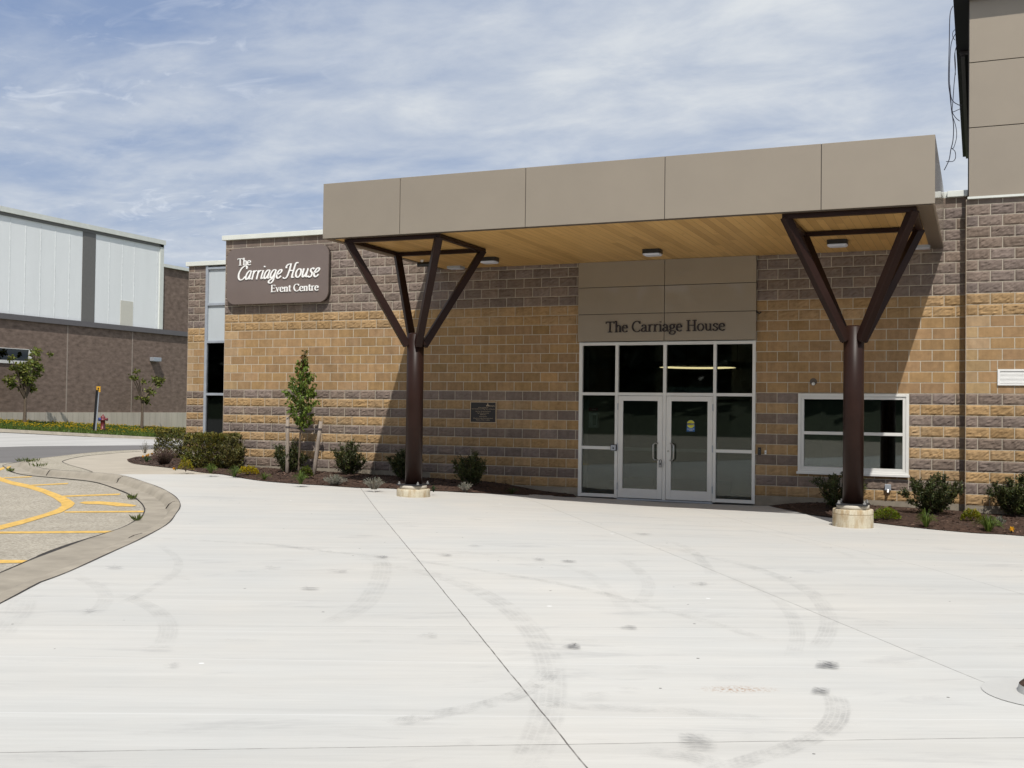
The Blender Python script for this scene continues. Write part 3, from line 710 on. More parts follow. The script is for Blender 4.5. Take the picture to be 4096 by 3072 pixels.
# ================================================================== BLOCK WALLS
U = .2032; Z0 = 11*U
DARK = (.192, .150, .126); TANR = (.335, .222, .114); TANS = (.322, .206, .103); TANC = (.385, .268, .150)
def rects_minus(rc, holes):
    out = [rc]
    for hx0, hx1, hz0, hz1 in holes:
        nxt = []
        for x0, x1, z0, z1 in out:
            if hx0 >= x1 or hx1 <= x0 or hz0 >= z1 or hz1 <= z0: nxt.append((x0, x1, z0, z1)); continue
            if x0 < hx0: nxt.append((x0, hx0, z0, z1))
            if hx1 < x1: nxt.append((hx1, x1, z0, z1))
            a, b = max(x0, hx0), min(x1, hx1)
            if z0 < hz0: nxt.append((a, b, z0, hz0))
            if hz1 < z1: nxt.append((a, b, hz1, z1))
        out = nxt
    return out
def block_wall(mb, x0, x1, y, off, rows, holes=(), rough=True, quoin=True, first=None, bot=None, seed=0, thick=.25, special=None):
    """running bond of split-face and smooth block, one real face per block, joints raked back"""
    rnd = random.Random(seed); J = .0052
    for r in range(rows[0], rows[1]+1):
        z0, z1 = Z0+r*U, Z0+(r+1)*U
        if r == rows[1] and first: z1 = first
        smooth = 0 <= r <= 6 or r == 17
        dark = r >= 9 or (r < 0 and r % 2 == 1)
        xs0 = max(x0, bot(r)) if bot else x0
        k = math.floor((x0-off)/(2*U))-1; par = (r % 2)*U
        while True:
            a = off+par+k*2*U; b = a+2*U; k += 1
            if a >= x1: break
            a, b = max(a, xs0), min(b, x1)
            if b-a < .03: continue
            iq = quoin and a <= x0+.01
            for (rx0, rx1, rz0, rz1) in rects_minus((a, b, z0, z1), holes):
                ax, bx, az, bz = rx0+J, rx1-J, rz0+J, rz1-J
                if bx-ax < .015 or bz-az < .015: continue
                if dark:
                    f = rnd.uniform(.86, 1.15); h = rnd.uniform(-.05, .06); c = (DARK[0]*f*(1+h*.5), DARK[1]*f, DARK[2]*f*(1-h))
                elif smooth:
                    f = rnd.uniform(.86, 1.12); bs = TANC if iq else TANS; h = rnd.uniform(-.08, .08); c = (bs[0]*f, bs[1]*f, bs[2]*f*(1+h))
                else:
                    f = rnd.uniform(.88, 1.16); h = rnd.uniform(-.10, .08); c = (TANR[0]*f, TANR[1]*f*(1+h*.25), TANR[2]*f*(1+h))
                if special:
                    for sx, sz, sc in special:
                        if ax < sx < bx and az < sz < bz: c = tuple(q*s_ for q, s_ in zip(c, sc))
                if smooth or not rough:
                    d = rnd.uniform(0, .0015); e = .004
                    vs = [(ax,y+.006,az),(bx,y+.006,az),(bx,y+.006,bz),(ax,y+.006,bz),(ax+e,y-d,az+e),(bx-e,y-d,az+e),(bx-e,y-d,bz-e),(ax+e,y-d,bz-e)]
                    mb.add(vs, [(4,5,6,7),(0,1,5,4),(1,2,6,5),(2,3,7,6),(3,0,4,7)], 0, c)
                else:
                    nx, nz = max(2, round((bx-ax)/.036)), max(2, round((bz-az)/.034)); sd = rnd.uniform(0, 99)
                    vs = []; 
                    for j in range(nz+1):
                        for i in range(nx+1):
                            u, v = i/nx, j/nz; x, z = ax+(bx-ax)*u, az+(bz-az)*v
                            ed = min(1, min(u, 1-u)*nx/.9)*min(1, min(v, 1-v)*nz/.9)
                            q = noise.noise(Vector((x*11+sd, z*17, sd)))*.5 + noise.noise(Vector((x*26, z*36+sd, sd)))*.75
                            dp = ed*(.009+.0175*q + .005*rnd.random())
                            vs.append((x+rnd.uniform(-.003,.003)*(ed > 0), y+.0022*(ed <= 0)-max(-.001, dp)*(ed > 0), z+rnd.uniform(-.003,.003)*(ed > 0)))
                    mb.add(vs, [(j*(nx+1)+i, j*(nx+1)+i+1, (j+1)*(nx+1)+i+1, (j+1)*(nx+1)+i) for j in range(nz) for i in range(nx)], 0, c)

# ------------------------------------------------------------------ event centre (main single-storey block building)
EC = empty('event_centre', (8.4, 0, 0), 'single storey banded brown and tan block building with glazed entrance doors', 'building')
DOOR = (9.235, 12.905, -.1, 4.95); WIN = (13.755, 15.785, .70, 2.225)
TOPZ = 5.885
wallm = MB()
block_wall(wallm, 0, 9.235, 0, 0.0, (-10, 17), first=TOPZ, seed=3, bot=lambda r: 5.70 if r == -10 else (.55 if r == -9 else 0),
           special=[(8.5, 2.6, (1.22, 1.18, 1.1)), (1.95, 3.2, (1.12, 1.12, 1.1)), (3.0, 3.4, (1.1, 1.1, 1.1))])
OFR = 64.66*U
block_wall(wallm, 12.905, 16.80, 0, OFR, (-10, 17), [WIN], first=TOPZ, seed=4, quoin=False)
# mortar backing with the openings left free
wallm.box(0, 9.235, .003, .25, Z0-9*U, TOPZ, 1); wallm.box(5.70, 9.235, .0028, .2, Z0-10*U, Z0-9*U+.001, 1)
wallm.box(12.905, 13.755, .003, .25, Z0-10*U, TOPZ, 1); wallm.box(15.785, 16.80, .003, .25, Z0-10*U, TOPZ, 1)
wallm.box(13.755, 15.785, .003, .25, 2.225, TOPZ, 1); wallm.box(13.755, 15.785, .003, .25, Z0-10*U, .70, 1)
wallm.box(9.235, 12.905, .003, .25, 3.30, TOPZ, 1)
wallm.box(-.006, .0, .004, 3.6, .2, TOPZ, 2)
wallm.build('block_wall', [M['block'], M['mortar'], M['arenablock']], EC)
ft = MB()
ft.box(.0, 5.70, .002, .25, -.4, Z0-9*U-.004); ft.box(.0, .55, .0005, .2, Z0-9*U-.004, Z0-8*U); ft.box(5.70, 9.235, .001, .25, -.4, Z0-10*U-.004)
fo = ft.build('footing', M['footing'], EC)
ft = MB(); ft.box(12.905, 16.8, .001, .25, -.4, Z0-10*U-.004); ft.build('footing', M['footing'], EC)
cp = MB(); cp.box(-.075, 5.80, -.075, .35, TOPZ, 6.0); cp.box(16.44, 16.79, -.075, .35, TOPZ, 6.0); cp.box(5.80, 16.44, .0, .35, TOPZ+.001, 5.999)
cp.box(-.0745, .3, .35, 3.55, TOPZ+.001, 5.998)
cp.build('parapet_cap', M['cap'], EC, bevel=.006)
rf = MB(); rf.box(.02, 16.75, .25, 14, 5.55, 5.7); rf.box(-4.0, 0, 3.9, 14, 5.55, 5.7); rf.build('roof', M['flash'], EC)
# recessed end bay at the left with tall window
YR = 3.65
xa = onY(752, 1300, YR).x; wx0 = onY(818, 1500, YR).x; wx1 = .6
rw = MB()
block_wall(rw, xa, wx0, YR, xa, (-8, 17), first=TOPZ-.02, seed=8)
rw.box(xa, wx0, YR+.003, YR+.3, .3, TOPZ-.02, 1); rw.box(wx0, .5, YR+.1, YR+.3, TOPZ-.1, TOPZ-.021, 1)
rw.box(xa-.004, xa, YR+.002, 14, .0, TOPZ-.02, 2)
rw.build('recessed_wall', [M['block'], M['mortar'], M['arenablock']], EC)
f2 = MB(); f2.box(xa, .0, YR+.001, YR+.3, -.4, Z0-8*U-.004); f2.build('footing', M['footing'], EC)
c2 = MB(); c2.box(xa-.07, .0, YR-.07, YR+.4, TOPZ-.02, 5.99); c2.build('parapet_cap', M['cap'], EC, bevel=.006)
zt = [onY(870, yy, YR).z for yy in (1072, 1217, 1367, 1577, 1790)]
tw = MB(); fw_ = .085
tw.box(wx0, wx0+fw_, YR-.03, YR+.08, zt[4], zt[0]+.08)
for z in zt[:4]: tw.box(wx0+fw_, wx1, YR-.028, YR+.078, z-.035, z+.035)
two_ = tw.build('tall_window', M['galv'], EC, bevel=.004)
for i in range(4):
    pn = MB(); pn.box(wx0+fw_, wx1, YR+.02, YR+.03, zt[i+1]+.035, zt[i]-.035)
    pn.build('pane', M['panelglass'] if i < 2 else M['darkglass'], two_)
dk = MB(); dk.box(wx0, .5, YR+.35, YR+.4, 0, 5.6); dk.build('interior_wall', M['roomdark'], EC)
# entrance cladding with shadow gaps
ec = MB()
xs = [9.205, 11.073, 12.935]; zs = [3.285, 3.853, 4.417, 4.952]
for i in range(2):
    for j in range(3):
        ec.box(xs[i]+.006*(i > 0), xs[i+1]-.006*(i < 1), -.085, -.045, zs[j]+.006*(j > 0), zs[j+1]-.006*(j < 2))
ec.build('entrance_cladding', M['fascia'], EC, bevel=.002)
eb = MB(); eb.box(9.21, 12.93, -.055, .0, 3.29, 4.95); eb.build('cladding_backing', M['fascia_dark'], EC)
# storefront frame
sf = MB(); y0, y1 = -.035, .075
X = [(9.222, 9.298), (10.021, 10.087), (11.046, 11.113), (12.080, 12.143), (12.862, 12.925)]
for i, (a, b) in enumerate(X): sf.box(a, b, y0, y1, .035 if i in (0, 4) else .03, 3.272)
for (a, b) in zip(X, X[1:]):
    sf.box(a[1], b[0], y0+.002, y1-.002, 3.205, 3.270); sf.box(a[1], b[0], y0+.002, y1-.002, 2.160, 2.222)
for i in (0, 3):
    a, b = X[i][1], X[i+1][0]
    sf.box(a, b, y0+.002, y1-.002, 1.030, 1.095); sf.box(a, b, y0+.002, y1-.002, .036, .105)
sfo = sf.build('storefront_frame', M['frame'], EC, bevel=.004)
th = MB(); th.box(10.087, 12.08, -.05, .08, .0, .033); th.build('threshold', M['galv'], sfo)
for i, (a, b) in enumerate(zip(X, X[1:])):
    pn = MB(); pn.box(a[1], b[0], .016, .024, 2.222, 3.205); pn.build('pane', M['glass'], sfo)
    if i in (0, 3):
        for za, zb in ((.105, 1.03), (1.095, 2.16)):
            pn = MB(); pn.box(a[1], b[0], .016, .024, za, zb); pn.build('pane', M['glass'], sfo)
tb = MB(); tb.box(11.113, 12.08, .06, .075, 2.222, 2.345); tb.build('closer_cover', pmat('closer', (.26,.30,.285), .5, var=.03), sfo)
def door(xa, xb, side):
    d = MB(); za, zb = .045, 2.152; st_ = .105; yy = (-.030, .022)
    d.box(xa, xa+st_, *yy, za, zb); d.box(xb-st_, xb, *yy, za, zb)
    d.box(xa+st_, xb-st_, yy[0]+.001, yy[1]-.001, za, .238); d.box(xa+st_, xb-st_, yy[0]+.001, yy[1]-.001, 2.052, zb)
    o = d.build('door', M['door'], EC, bevel=.004)
    p = MB(); p.box(xa+st_, xb-st_, -.006, .004, .238, 2.052); p.build('pane', M['glass'], o)
    b = MB(); b.box(xa+st_-.02, xb-st_+.02, .035, .08, 1.02, 1.085); b.build('push_bar', pmat('push_bar', (.50,.545,.52), .4, var=.02), o)
    hx = xb-.09 if side > 0 else xa+.09; s = -side
    hm = MB(); hz0, hz1 = .845, 1.185; bx = hx+s*.085
    hm.tube([(hx, -.03, hz1), (hx+s*.055, -.085, hz1), (bx, -.095, hz1-.035), (bx, -.095, hz0+.035), (hx+s*.055, -.085, hz0), (hx, -.03, hz0)], .0125, 8)
    hm.build('handle', M['chrome'], o)
    gx = xa-.004 if side > 0 else xb+.004
    for z in (.28, 1.10, 1.93):
        hg = MB(); hg.cyl((gx, -.042, z-.07), (gx, -.042, z+.07), .011, n=8); hg.build('hinge', M['galv'], o)
    if side < 0:
        lk = MB(); lk.cyl((xa+.05, -.045, 1.03), (xa+.05, -.03, 1.03), .021, n=14); lk.build('lock_cylinder', M['chrome'], o)
    return o
d1 = door(10.092, 11.041, 1); d2 = door(11.118, 12.075, -1)
# window by the right column
wf = MB(); a, b, c, d = WIN
for k, (i0, w_, ya, yb) in enumerate(((0, .052, -.05, .1), (.052, .058, -.03, .09))):
    wf.box(a+i0, a+i0+w_, ya, yb, c+i0, d-i0); wf.box(b-i0-w_, b-i0, ya, yb, c+i0, d-i0)
    wf.box(a+i0+w_, b-i0-w_, ya+.001, yb-.001, d-i0-w_, d-i0); wf.box(a+i0+w_, b-i0-w_, ya+.001, yb-.001, c+i0, c+i0+w_)
mid = (a+b)/2; zm = 1.462
wf.box(mid-.032, mid+.032, -.028, .088, c+.11, d-.11); wf.box(a+.11, mid-.032, -.027, .087, zm-.03, zm+.03); wf.box(mid+.032, b-.11, -.027, .087, zm-.03, zm+.03)
wfo = wf.build('window', M['frame'], EC, bevel=.004)
si = MB(); si.box(a-.02, b+.02, -.085, -.0501, c-.035, c+.012); si.build('sill', M['frame'], wfo, bevel=.004)
for xx in ((a+.11, mid-.032), (mid+.032, b-.11)):
    for zz in ((c+.11, zm-.03), (zm+.03, d-.11)):
        pn = MB(); pn.box(*xx, .018, .026, *zz); pn.build('pane', M['winglass'], wfo)
# interior seen through the glass
rm = MB()
rm.box(8.2, 17, 7.0, 7.1, -.02, 4.9); rm.box(8.1, 8.2, .26, 7.1, -.02, 4.9); rm.box(13.2, 13.3, .26, 7.0, -.02, 4.9); rm.box(8.1, 17.0, .26, 7.1, 4.9, 5.0)
rm.box(16.6, 16.7, .26, 7.1, -.02, 4.9); rm.box(9.25, 9.32, .3, 1.8, 0, 4.9)
rm.box(11.9, 13.2, 2.6, 2.7, 0, 4.9); rm.box(10.05, 10.35, 2.9, 3.0, 0, 4.9)
rmo = rm.build('interior_wall', M['room'], EC)
fl = MB(); fl.box(8.1, 17, .08, 7.1, -.05, .012); fl.build('interior_floor', M['roomfloor'], EC)
ds = MB()
for x_ in (11.35, 12.28): ds.box(x_, x_+.07, 2.54, 2.60, .02, 2.2)
ds.box(11.42, 12.28, 2.541, 2.599, 2.12, 2.2); ds.box(12.35, 12.95, 2.53, 2.61, .9, .96)
ds.build('inner_doorframe', pmat('inner_frame', (.30,.31,.29), .5), EC)
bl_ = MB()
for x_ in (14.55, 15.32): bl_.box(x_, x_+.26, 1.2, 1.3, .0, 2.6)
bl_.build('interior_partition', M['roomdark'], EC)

# ------------------------------------------------------------------ taller wing at the right
TW = empty('tall_wing', (17, -.22, 0), 'taller block wing with beige panel cladding above at the right edge', 'building')
YW = -.22
t = MB()
VENT = (17.30, 18.35, 2.39, 2.68)
block_wall(t, 16.768, 26.0, YW, 16.768, (-10, 17), [VENT], first=5.79, seed=12)
t.box(16.768, 17.30, YW+.003, YW+.3, Z0-10*U, 5.79, 1); t.box(18.35, 26, YW+.0032, YW+.3, Z0-10*U, 5.79, 1)
t.box(17.30, 18.35, YW+.0031, YW+.3, Z0-10*U, 2.39, 1); t.box(17.30, 18.35, YW+.0031, YW+.3, 2.68, 5.79, 1)
t.box(16.760, 16.768, YW+.003, .3, Z0-10*U, 5.79, 2)
t.build('block_wall', [M['block'], M['mortar'], pmat('return', (.2,.14,.09), .9)], TW)
f3 = MB(); f3.box(16.762, 26, YW+.001, YW+.3, -.5, Z0-10*U-.004); f3.build('footing', M['footing'], TW)
wc = MB()
zz = [5.83, 7.095, 8.293, 9.46]; xxw = [16.805, 19.25, 21.7, 24.1, 26]
for i in range(4):
    for j in range(3):
        wc.box(xxw[i]+.007, xxw[i+1]-.007, YW-.045, YW-.005, zz[j]+.008*(j > 0), zz[j+1]-.008*(j < 2))
wc.build('cladding', M['fascia'], TW, bevel=.002)
wb = MB(); wb.box(16.80, 26, YW-.02, YW+.3, 5.80, 9.5); wb.box(16.79, 16.81, YW+.3, 13, 5.9, 9.5); wb.build('cladding_backing', M['fascia_dark'], TW)
dt = MB(); dt.box(16.79, 26, YW-.06, YW-.0, 5.79, 5.83); dt.build('drip_trim', M['cap'], TW)
ro = MB(); ro.box(16.533, 26, YW-.30, 13.2, 9.5, 9.85); ro.build('roof', M['soffit_dark'], TW)
rb = MB(); rb.box(16.60, 16.80, 2.9, 3.0, 9.44, 9.5); rb.box(16.62, 16.70, 3.0, 13, 9.40, 9.5); rb.build('eave_bracket', M['flash'], TW)
vt = MB(); va, vb, vc, vd = VENT
vt.box(va, vb, YW-.03, YW+.05, vc, vc+.035); vt.box(va, vb, YW-.03, YW+.05, vd-.035, vd)
for x_ in (va, (va+vb)/2-.02, vb-.04): vt.box(x_, x_+.04, YW-.0295, YW+.05, vc+.035, vd-.035)
vto = vt.build('wall_vent', M['white'], TW)
vl = MB()
for k in range(9):
    z = vc+.042+k*.0232
    vl.add([(va+.04, YW-.022, z),(vb-.04, YW-.022, z),(vb-.04, YW-.010, z+.021),(va+.04, YW-.010, z+.021)], [(0,1,2,3)])
vl.box(va+.04, vb-.04, YW+.02, YW+.04, vc+.03, vd-.03)
vl.build('louvre', M['white'], vto)
wi = MB()
for pts, r in (([(3812,24),(3800,60),(3797,180),(3794,320),(3800,380),(3806,440),(3814,500),(3812,560),(3803,600),(3796,640),(3777,680)], .0085),
            ([(3822,135),(3806,170),(3800,230),(3798,320),(3803,380),(3812,405),(3836,420),(3848,420)], .0075),
            ([(3828,180),(3820,210),(3822,270),(3816,340),(3812,400),(3809,445),(3822,470),(3838,484)], .0075),
            ([(3800,340),(3804,400),(3808,445),(3830,440),(3846,432)], .007),
            ([(3812,470),(3824,510),(3826,550),(3815,590),(3808,594),(3820,606),(3822,630),(3812,645),(3785,646)], .007),
            ([(3820,118),(3811,130),(3812,150),(3820,160)], .006), ([(3826,190),(3818,222),(3822,300)], .006)):
    wi.tube(crom([onY(x, y, .9+.08*math.sin(x)) for x, y in pts], 5), r, 6)
tag(wi.build('hanging_wires', M['wire'], origin=(16.5,.9,9.4)), 'tangled loose grey wires dangling from the dark eave of the tall wing', 'wires')

# ------------------------------------------------------------------ canopy
CN = empty('entrance_canopy', (11.1, -2.35, 4.95), 'flat beige panelled entrance canopy with a cedar soffit over the doors', 'canopy')
CX0, CX1, CY0, CZ0, CZ1 = 5.845, 16.388, -4.70, 4.955, 5.968
fa = MB(); xs = [CX0, 7.457, 9.886, 12.318, 14.767, CX1]
for i in range(5): fa.box(xs[i]+.006*(i > 0), xs[i+1]-.006*(i < 4), CY0, CY0+.03, CZ0, CZ1)
ys = [CY0+.0305, -2.3, -.03]
for i in range(2):
    fa.box(CX0, CX0+.03, ys[i]+.003, ys[i+1]-.003, CZ0, CZ1); fa.box(CX1-.03, CX1, ys[i]+.003, ys[i+1]-.003, CZ0, CZ1)
fa.build('fascia', M['fascia'], CN, bevel=.0015)
fb = MB(); fb.box(CX0+.012, CX1-.012, CY0+.012, CY0+.1, CZ0+.004, CZ1-.004); fb.box(CX0+.012, CX0+.1, CY0+.1, -.03, CZ0+.004, CZ1-.004); fb.box(CX1-.1, CX1-.012, CY0+.1, -.03, CZ0+.004, CZ1-.004)
fb.box(CX0+.1, CX1-.1, CY0+.1, -.03, 5.8, 5.86)
fb.build('canopy_roof', M['fascia_dark'], CN)
tr_ = MB(); tr_.box(CX0+.03, CX1-.03, CY0+.03, CY0+.09, CZ0-.012, CZ0+.003); tr_.box(CX0+.03, CX0+.16, CY0+.09, -.02, CZ0-.012, CZ0+.003); tr_.box(CX1-.25, CX1-.03, CY0+.09, -.02, CZ0-.012, CZ0+.003)
tr_.build('soffit_trim', M['trim_brown'], CN)
sw = MB(); sw.box(CX0+.16, CX1-.25, CY0+.09, -.015, CZ0, CZ0+.02); sw.build('soffit', M['wood'], CN)
def soffit_light(x, y, label, w_=.36, d_=.30):
    o = empty('soffit_light', (x, y, CZ0), label, 'light', 'lights under the canopy soffit')
    b = MB(); n = 28
    def rr(sx, sy, z, p=5):
        return [(x+sx*math.copysign(abs(math.cos(A))**(2/p), math.cos(A)), y+sy*math.copysign(abs(math.sin(A))**(2/p), math.sin(A)), z) for A in [2*math.pi*k/n for k in range(n)]]
    ring = [rr(w_/2, d_/2, CZ0-.001), rr(w_/2, d_/2, CZ0-.085)]
    b.add(sum(ring, []), [(k, (k+1) % n, n+(k+1) % n, n+k) for k in range(n)] + [tuple(range(n, 2*n))]); b.build('housing', M['black'], o)
    l = MB(); ring = [rr(w_/2*.97, d_/2*.97, CZ0-.0852), rr(w_/2*.95, d_/2*.95, CZ0-.105), rr(w_/2*.82, d_/2*.82, CZ0-.118)]
    l.add(sum(ring, []), [(j*n+k, j*n+(k+1) % n, (j+1)*n+(k+1) % n, (j+1)*n+k) for j in range(2) for k in range(n)] + [tuple(range(2*n, 3*n))]); l.build('lens', M['lens'], o)
soffit_light(7.73, -1.40, 'flat black and white soffit light right of the left tree column')
soffit_light(11.2, -1.45, 'flat black and white soffit light above the middle of the entrance doors')
soffit_light(14.65, -1.55, 'flat black and white soffit light seen between the arms of the right tree column')
for x, y, lb in ((6.45, -.35, 'thin grey downlight at the wall end of the soffit beside the left column arms'), (16.0, -.40, 'thin grey downlight at the wall end of the soffit near the tall wing')):
    o = empty('wall_downlight', (x, y, CZ0), lb, 'light', 'thin downlights along the wall')
    b = MB(); b.box(x-.16, x+.16, y-.12, y+.12, CZ0-.05, CZ0-.001); b.build('housing', M['galv'], o)
    b = MB(); b.box(x-.15, x+.15, y-.11, y+.11, CZ0-.058, CZ0-.0505); b.build('lens', M['lens'], o)
o = empty('security_camera', (6.22, -1.5, CZ0), 'small black camera hanging from the left end of the cedar soffit', 'camera')
b = MB(); b.cyl((6.22,-1.5,CZ0), (6.22,-1.5,CZ0-.07), .035, .03); b.build('bracket', M['white'], o)
b = MB(); b.cyl((6.14,-1.56,CZ0-.1), (6.38,-1.38,CZ0-.075), .05, .055, n=14); b.build('camera_body', M['black'], o)

# ------------------------------------------------------------------ tree shaped steel columns
def column(cx, cy, zb, label):
    o = empty('tree_column', (cx, cy, zb), label, 'column', 'branching steel columns under the canopy')
    p = MB(); r = .315
    p.lathe([(r, -.35), (r, .02), (r*.995, (.335-zb)*.6), (r*.99, .322-zb), (r*.965, .335-zb)], 40, (cx, cy, zb)); p.build('pedestal', M['pedestal'], o)
    rg = MB(); rg.lathe([(.252, 0), (.252, .062), (.245, .066)], 36, (cx, cy, .335)); rg.build('grout_ring', M['conc_wall'], o)
    pl = MB(); pl.box(cx-.235, cx+.235, cy-.235, cy+.235, .402, .424); pl.build('base_plate', M['plate'], o)
    for sx in (-1, 1):
        for sy in (-1, 1):
            bo = MB(); bo.cyl((cx+sx*.195, cy+sy*.195, .424), (cx+sx*.195, cy+sy*.195, .475), .014, n=8); bo.cyl((cx+sx*.195, cy+sy*.195, .424), (cx+sx*.195, cy+sy*.195, .447), .026, n=6)
            bo.build('anchor_bolt', M['bolt'], o)
    s = MB(); s.lathe([(.160, .424), (.160, 3.235), (.10, 3.262), (.02, 3.27)], 40, (cx, cy, 0)); s.build('trunk', M['steel'], o)
    h = .985; zt2 = CZ0-.012-.07
    for sx in (-1, 1):
        for sy in (-1, 1):
            a = MB(); A = (cx+sx*.115, cy+sy*.115, 3.02); B = (cx+sx*(h-.045), cy+sy*(h-.045), zt2+.035)
            a.beam(A, B, .13, .13, up=(sx, sy, 0)); a.build('arm', M['steel'], o, bevel=.008)
    f = MB(); q = .05
    for sg in (-1, 1):
        f.box(cx-h, cx+h, cy+sg*(h-q)-q, cy+sg*(h-q)+q, zt2, zt2+.07)
        f.box(cx+sg*(h-q)-q, cx+sg*(h-q)+q, cy-h+2*q, cy+h-2*q, zt2+.0005, zt2+.0695)
    f.build('top_frame', M['steel'], o, bevel=.004)
column(7.222, -3.6, .200, 'left brown steel column whose four arms hold the canopy, on a low concrete base')
column(15.148, -3.6, .046, 'right brown steel column before the window, on a tall stained concrete base')

# ================================================================== LETTERING (drawn with a broad pen: upright strokes thick, level strokes thin)
def sm(pts, n=7): return [(p.x, p.y) for p in crom(pts, n)]
def ell(cx, cy, rx, ry, a0=0, a1=360, n=26): return [(cx+rx*math.cos(R(a0+(a1-a0)*k/n)), cy+ry*math.sin(R(a0+(a1-a0)*k/n))) for k in range(n+1)]
def serif(x, y, w_=.17): return ([(x-w_, y), (x+w_, y)], .062)
GL = {
 'T': (.86, [([(.03,.965),(.83,.965)], .075), [(.43,.97),(.43,.03)], serif(.43,.03,.2), ([(.05,1.0),(.05,.80)], .05), ([(.81,1.0),(.81,.80)], .05)]),
 'h': (.66, [[(.16,1.04),(.16,.03)], sm([(.17,.46),(.28,.62),(.40,.645),(.51,.53),(.52,.35),(.52,.03)]), serif(.16,.03,.13), serif(.52,.03,.12), ([(.03,1.0),(.16,1.05)], .06)]),
 'e': (.60, [([(.09,.37),(.50,.37)], .055), sm([(.515,.37),(.47,.57),(.31,.655),(.15,.57),(.08,.33),(.15,.10),(.32,.015),(.47,.06),(.53,.12)])]),
 'C': (.86, [sm([(.77,.80),(.66,.95),(.47,.99),(.24,.89),(.10,.62),(.10,.36),(.24,.11),(.47,.01),(.67,.06),(.79,.18)]), ([(.77,1.0),(.77,.74)], .05)]),
 'a': (.62, [sm([(.09,.50),(.15,.61),(.28,.65),(.41,.59),(.44,.45),(.44,.12),(.50,.03),(.59,.05)]), sm([(.43,.40),(.26,.36),(.11,.28),(.07,.15),(.13,.04),(.26,.02),(.43,.15)])]),
 'r': (.50, [[(.16,.65),(.16,.03)], serif(.16,.03,.14), ([(.03,.61),(.16,.65)], .06), sm([(.17,.44),(.25,.60),(.37,.655),(.46,.62)])]),
 'i': (.34, [[(.17,.65),(.17,.03)], serif(.17,.03,.14), ([(.03,.61),(.17,.65)], .06), ([(.17,.86),(.17,.93)], .145)]),
 'g': (.60, [ell(.27,.45,.185,.195), sm([(.14,.29),(.09,.18),(.16,.09),(.36,.07),(.51,.01),(.53,-.12),(.40,-.25),(.20,-.26),(.06,-.19),(.07,-.06),(.20,.05)]), ([(.38,.60),(.57,.63)], .07)]),
 'H': (.94, [[(.19,.97),(.19,.03)], [(.75,.97),(.75,.03)], ([(.19,.52),(.75,.52)], .06), serif(.19,.97), serif(.19,.03), serif(.75,.97), serif(.75,.03)]),
 'o': (.68, [ell(.34,.335,.255,.315)]),
 'u': (.70, [sm([(.16,.63),(.16,.22),(.24,.05),(.38,.04),(.51,.17)]), [(.53,.63),(.53,.03)], ([(.03,.62),(.16,.63)], .06), ([(.40,.62),(.53,.63)], .06), ([(.53,.03),(.67,.05)], .06)]),
 's': (.53, [sm([(.43,.50),(.41,.61),(.27,.65),(.13,.58),(.12,.46),(.26,.36),(.42,.25),(.43,.11),(.28,.015),(.11,.05),(.07,.18)])]),
 'E': (.74, [[(.17,.97),(.17,.03)], ([(.03,.965),(.64,.965)], .062), ([(.03,.03),(.67,.03)], .062), ([(.17,.52),(.52,.52)], .058), ([(.63,1.0),(.63,.80)], .05), ([(.67,0),(.67,.21)], .05), ([(.52,.61),(.52,.43)], .045)]),
 'v': (.60, [([(.12,.62),(.31,.02)], .12), ([(.31,.02),(.50,.62)], .065), serif(.11,.62,.11), serif(.50,.62,.10)]),
 'n': (.70, [[(.16,.65),(.16,.03)], sm([(.17,.46),(.28,.61),(.40,.645),(.51,.53),(.52,.35),(.52,.03)]), serif(.16,.03,.13), serif(.52,.03,.13), ([(.03,.62),(.16,.65)], .06)]),
 't': (.42, [sm([(.19,.86),(.19,.55),(.19,.17),(.25,.04),(.39,.06)]), ([(.04,.615),(.39,.615)], .058), ([(.06,.64),(.19,.85)], .05)]),
}
IT = dict(GL)
IT.update({
 'C': (.74, [sm([(.70,.78),(.70,.90),(.58,1.0),(.40,.96),(.20,.78),(.09,.45),(.16,.14),(.36,.0),(.58,.06),(.72,.22)])]),
 'H': (.86, [sm([(-.04,.70),(-.06,.84),(.08,.97),(.34,1.0)]), sm([(.30,1.0),(.28,.50),(.20,.10),(.02,-.02),(-.16,.05)]), sm([(.92,1.03),(.80,1.07),(.70,.95),(.66,.5),(.63,.04)]), ([(.24,.52),(.68,.52)], .07), ([(.60,.03),(.82,.05)], .07)]),
 'a': (.55, [sm([(.46,.60),(.28,.63),(.12,.46),(.07,.20),(.15,.03),(.30,.10),(.44,.40)]), sm([(.46,.62),(.43,.30),(.42,.06),(.54,.08)])]),
 'g': (.56, [sm([(.46,.60),(.28,.63),(.12,.46),(.07,.22),(.16,.06),(.30,.12),(.44,.40)]), sm([(.47,.62),(.44,.20),(.42,-.12),(.28,-.30),(.08,-.28),(.04,-.16),(.20,-.04),(.40,.06)])]),
 'r': (.42, [[(.16,.63),(.14,.0)], sm([(.16,.42),(.26,.58),(.40,.63)]), ([(.05,.56),(.16,.63)], .05)]),
 'i': (.30, [sm([(.16,.63),(.13,.25),(.14,.04),(.27,.08)]), ([(.20,.85),(.20,.93)], .14)]),
 'o': (.56, [ell(.29,.32,.215,.30)]),
 'u': (.62, [sm([(.14,.62),(.12,.25),(.18,.04),(.32,.10),(.48,.40)]), sm([(.50,.62),(.47,.25),(.47,.04),(.60,.08)]), ([(.04,.56),(.14,.62)], .05)]),
 's': (.44, [sm([(.40,.54),(.30,.63),(.15,.55),(.18,.40),(.32,.27),(.31,.08),(.15,.0),(.02,.08)])]),
 'e': (.50, [sm([(.10,.28),(.32,.36),(.44,.50),(.36,.62),(.22,.58),(.10,.38),(.09,.14),(.22,.01),(.38,.07),(.46,.17)])]),
})
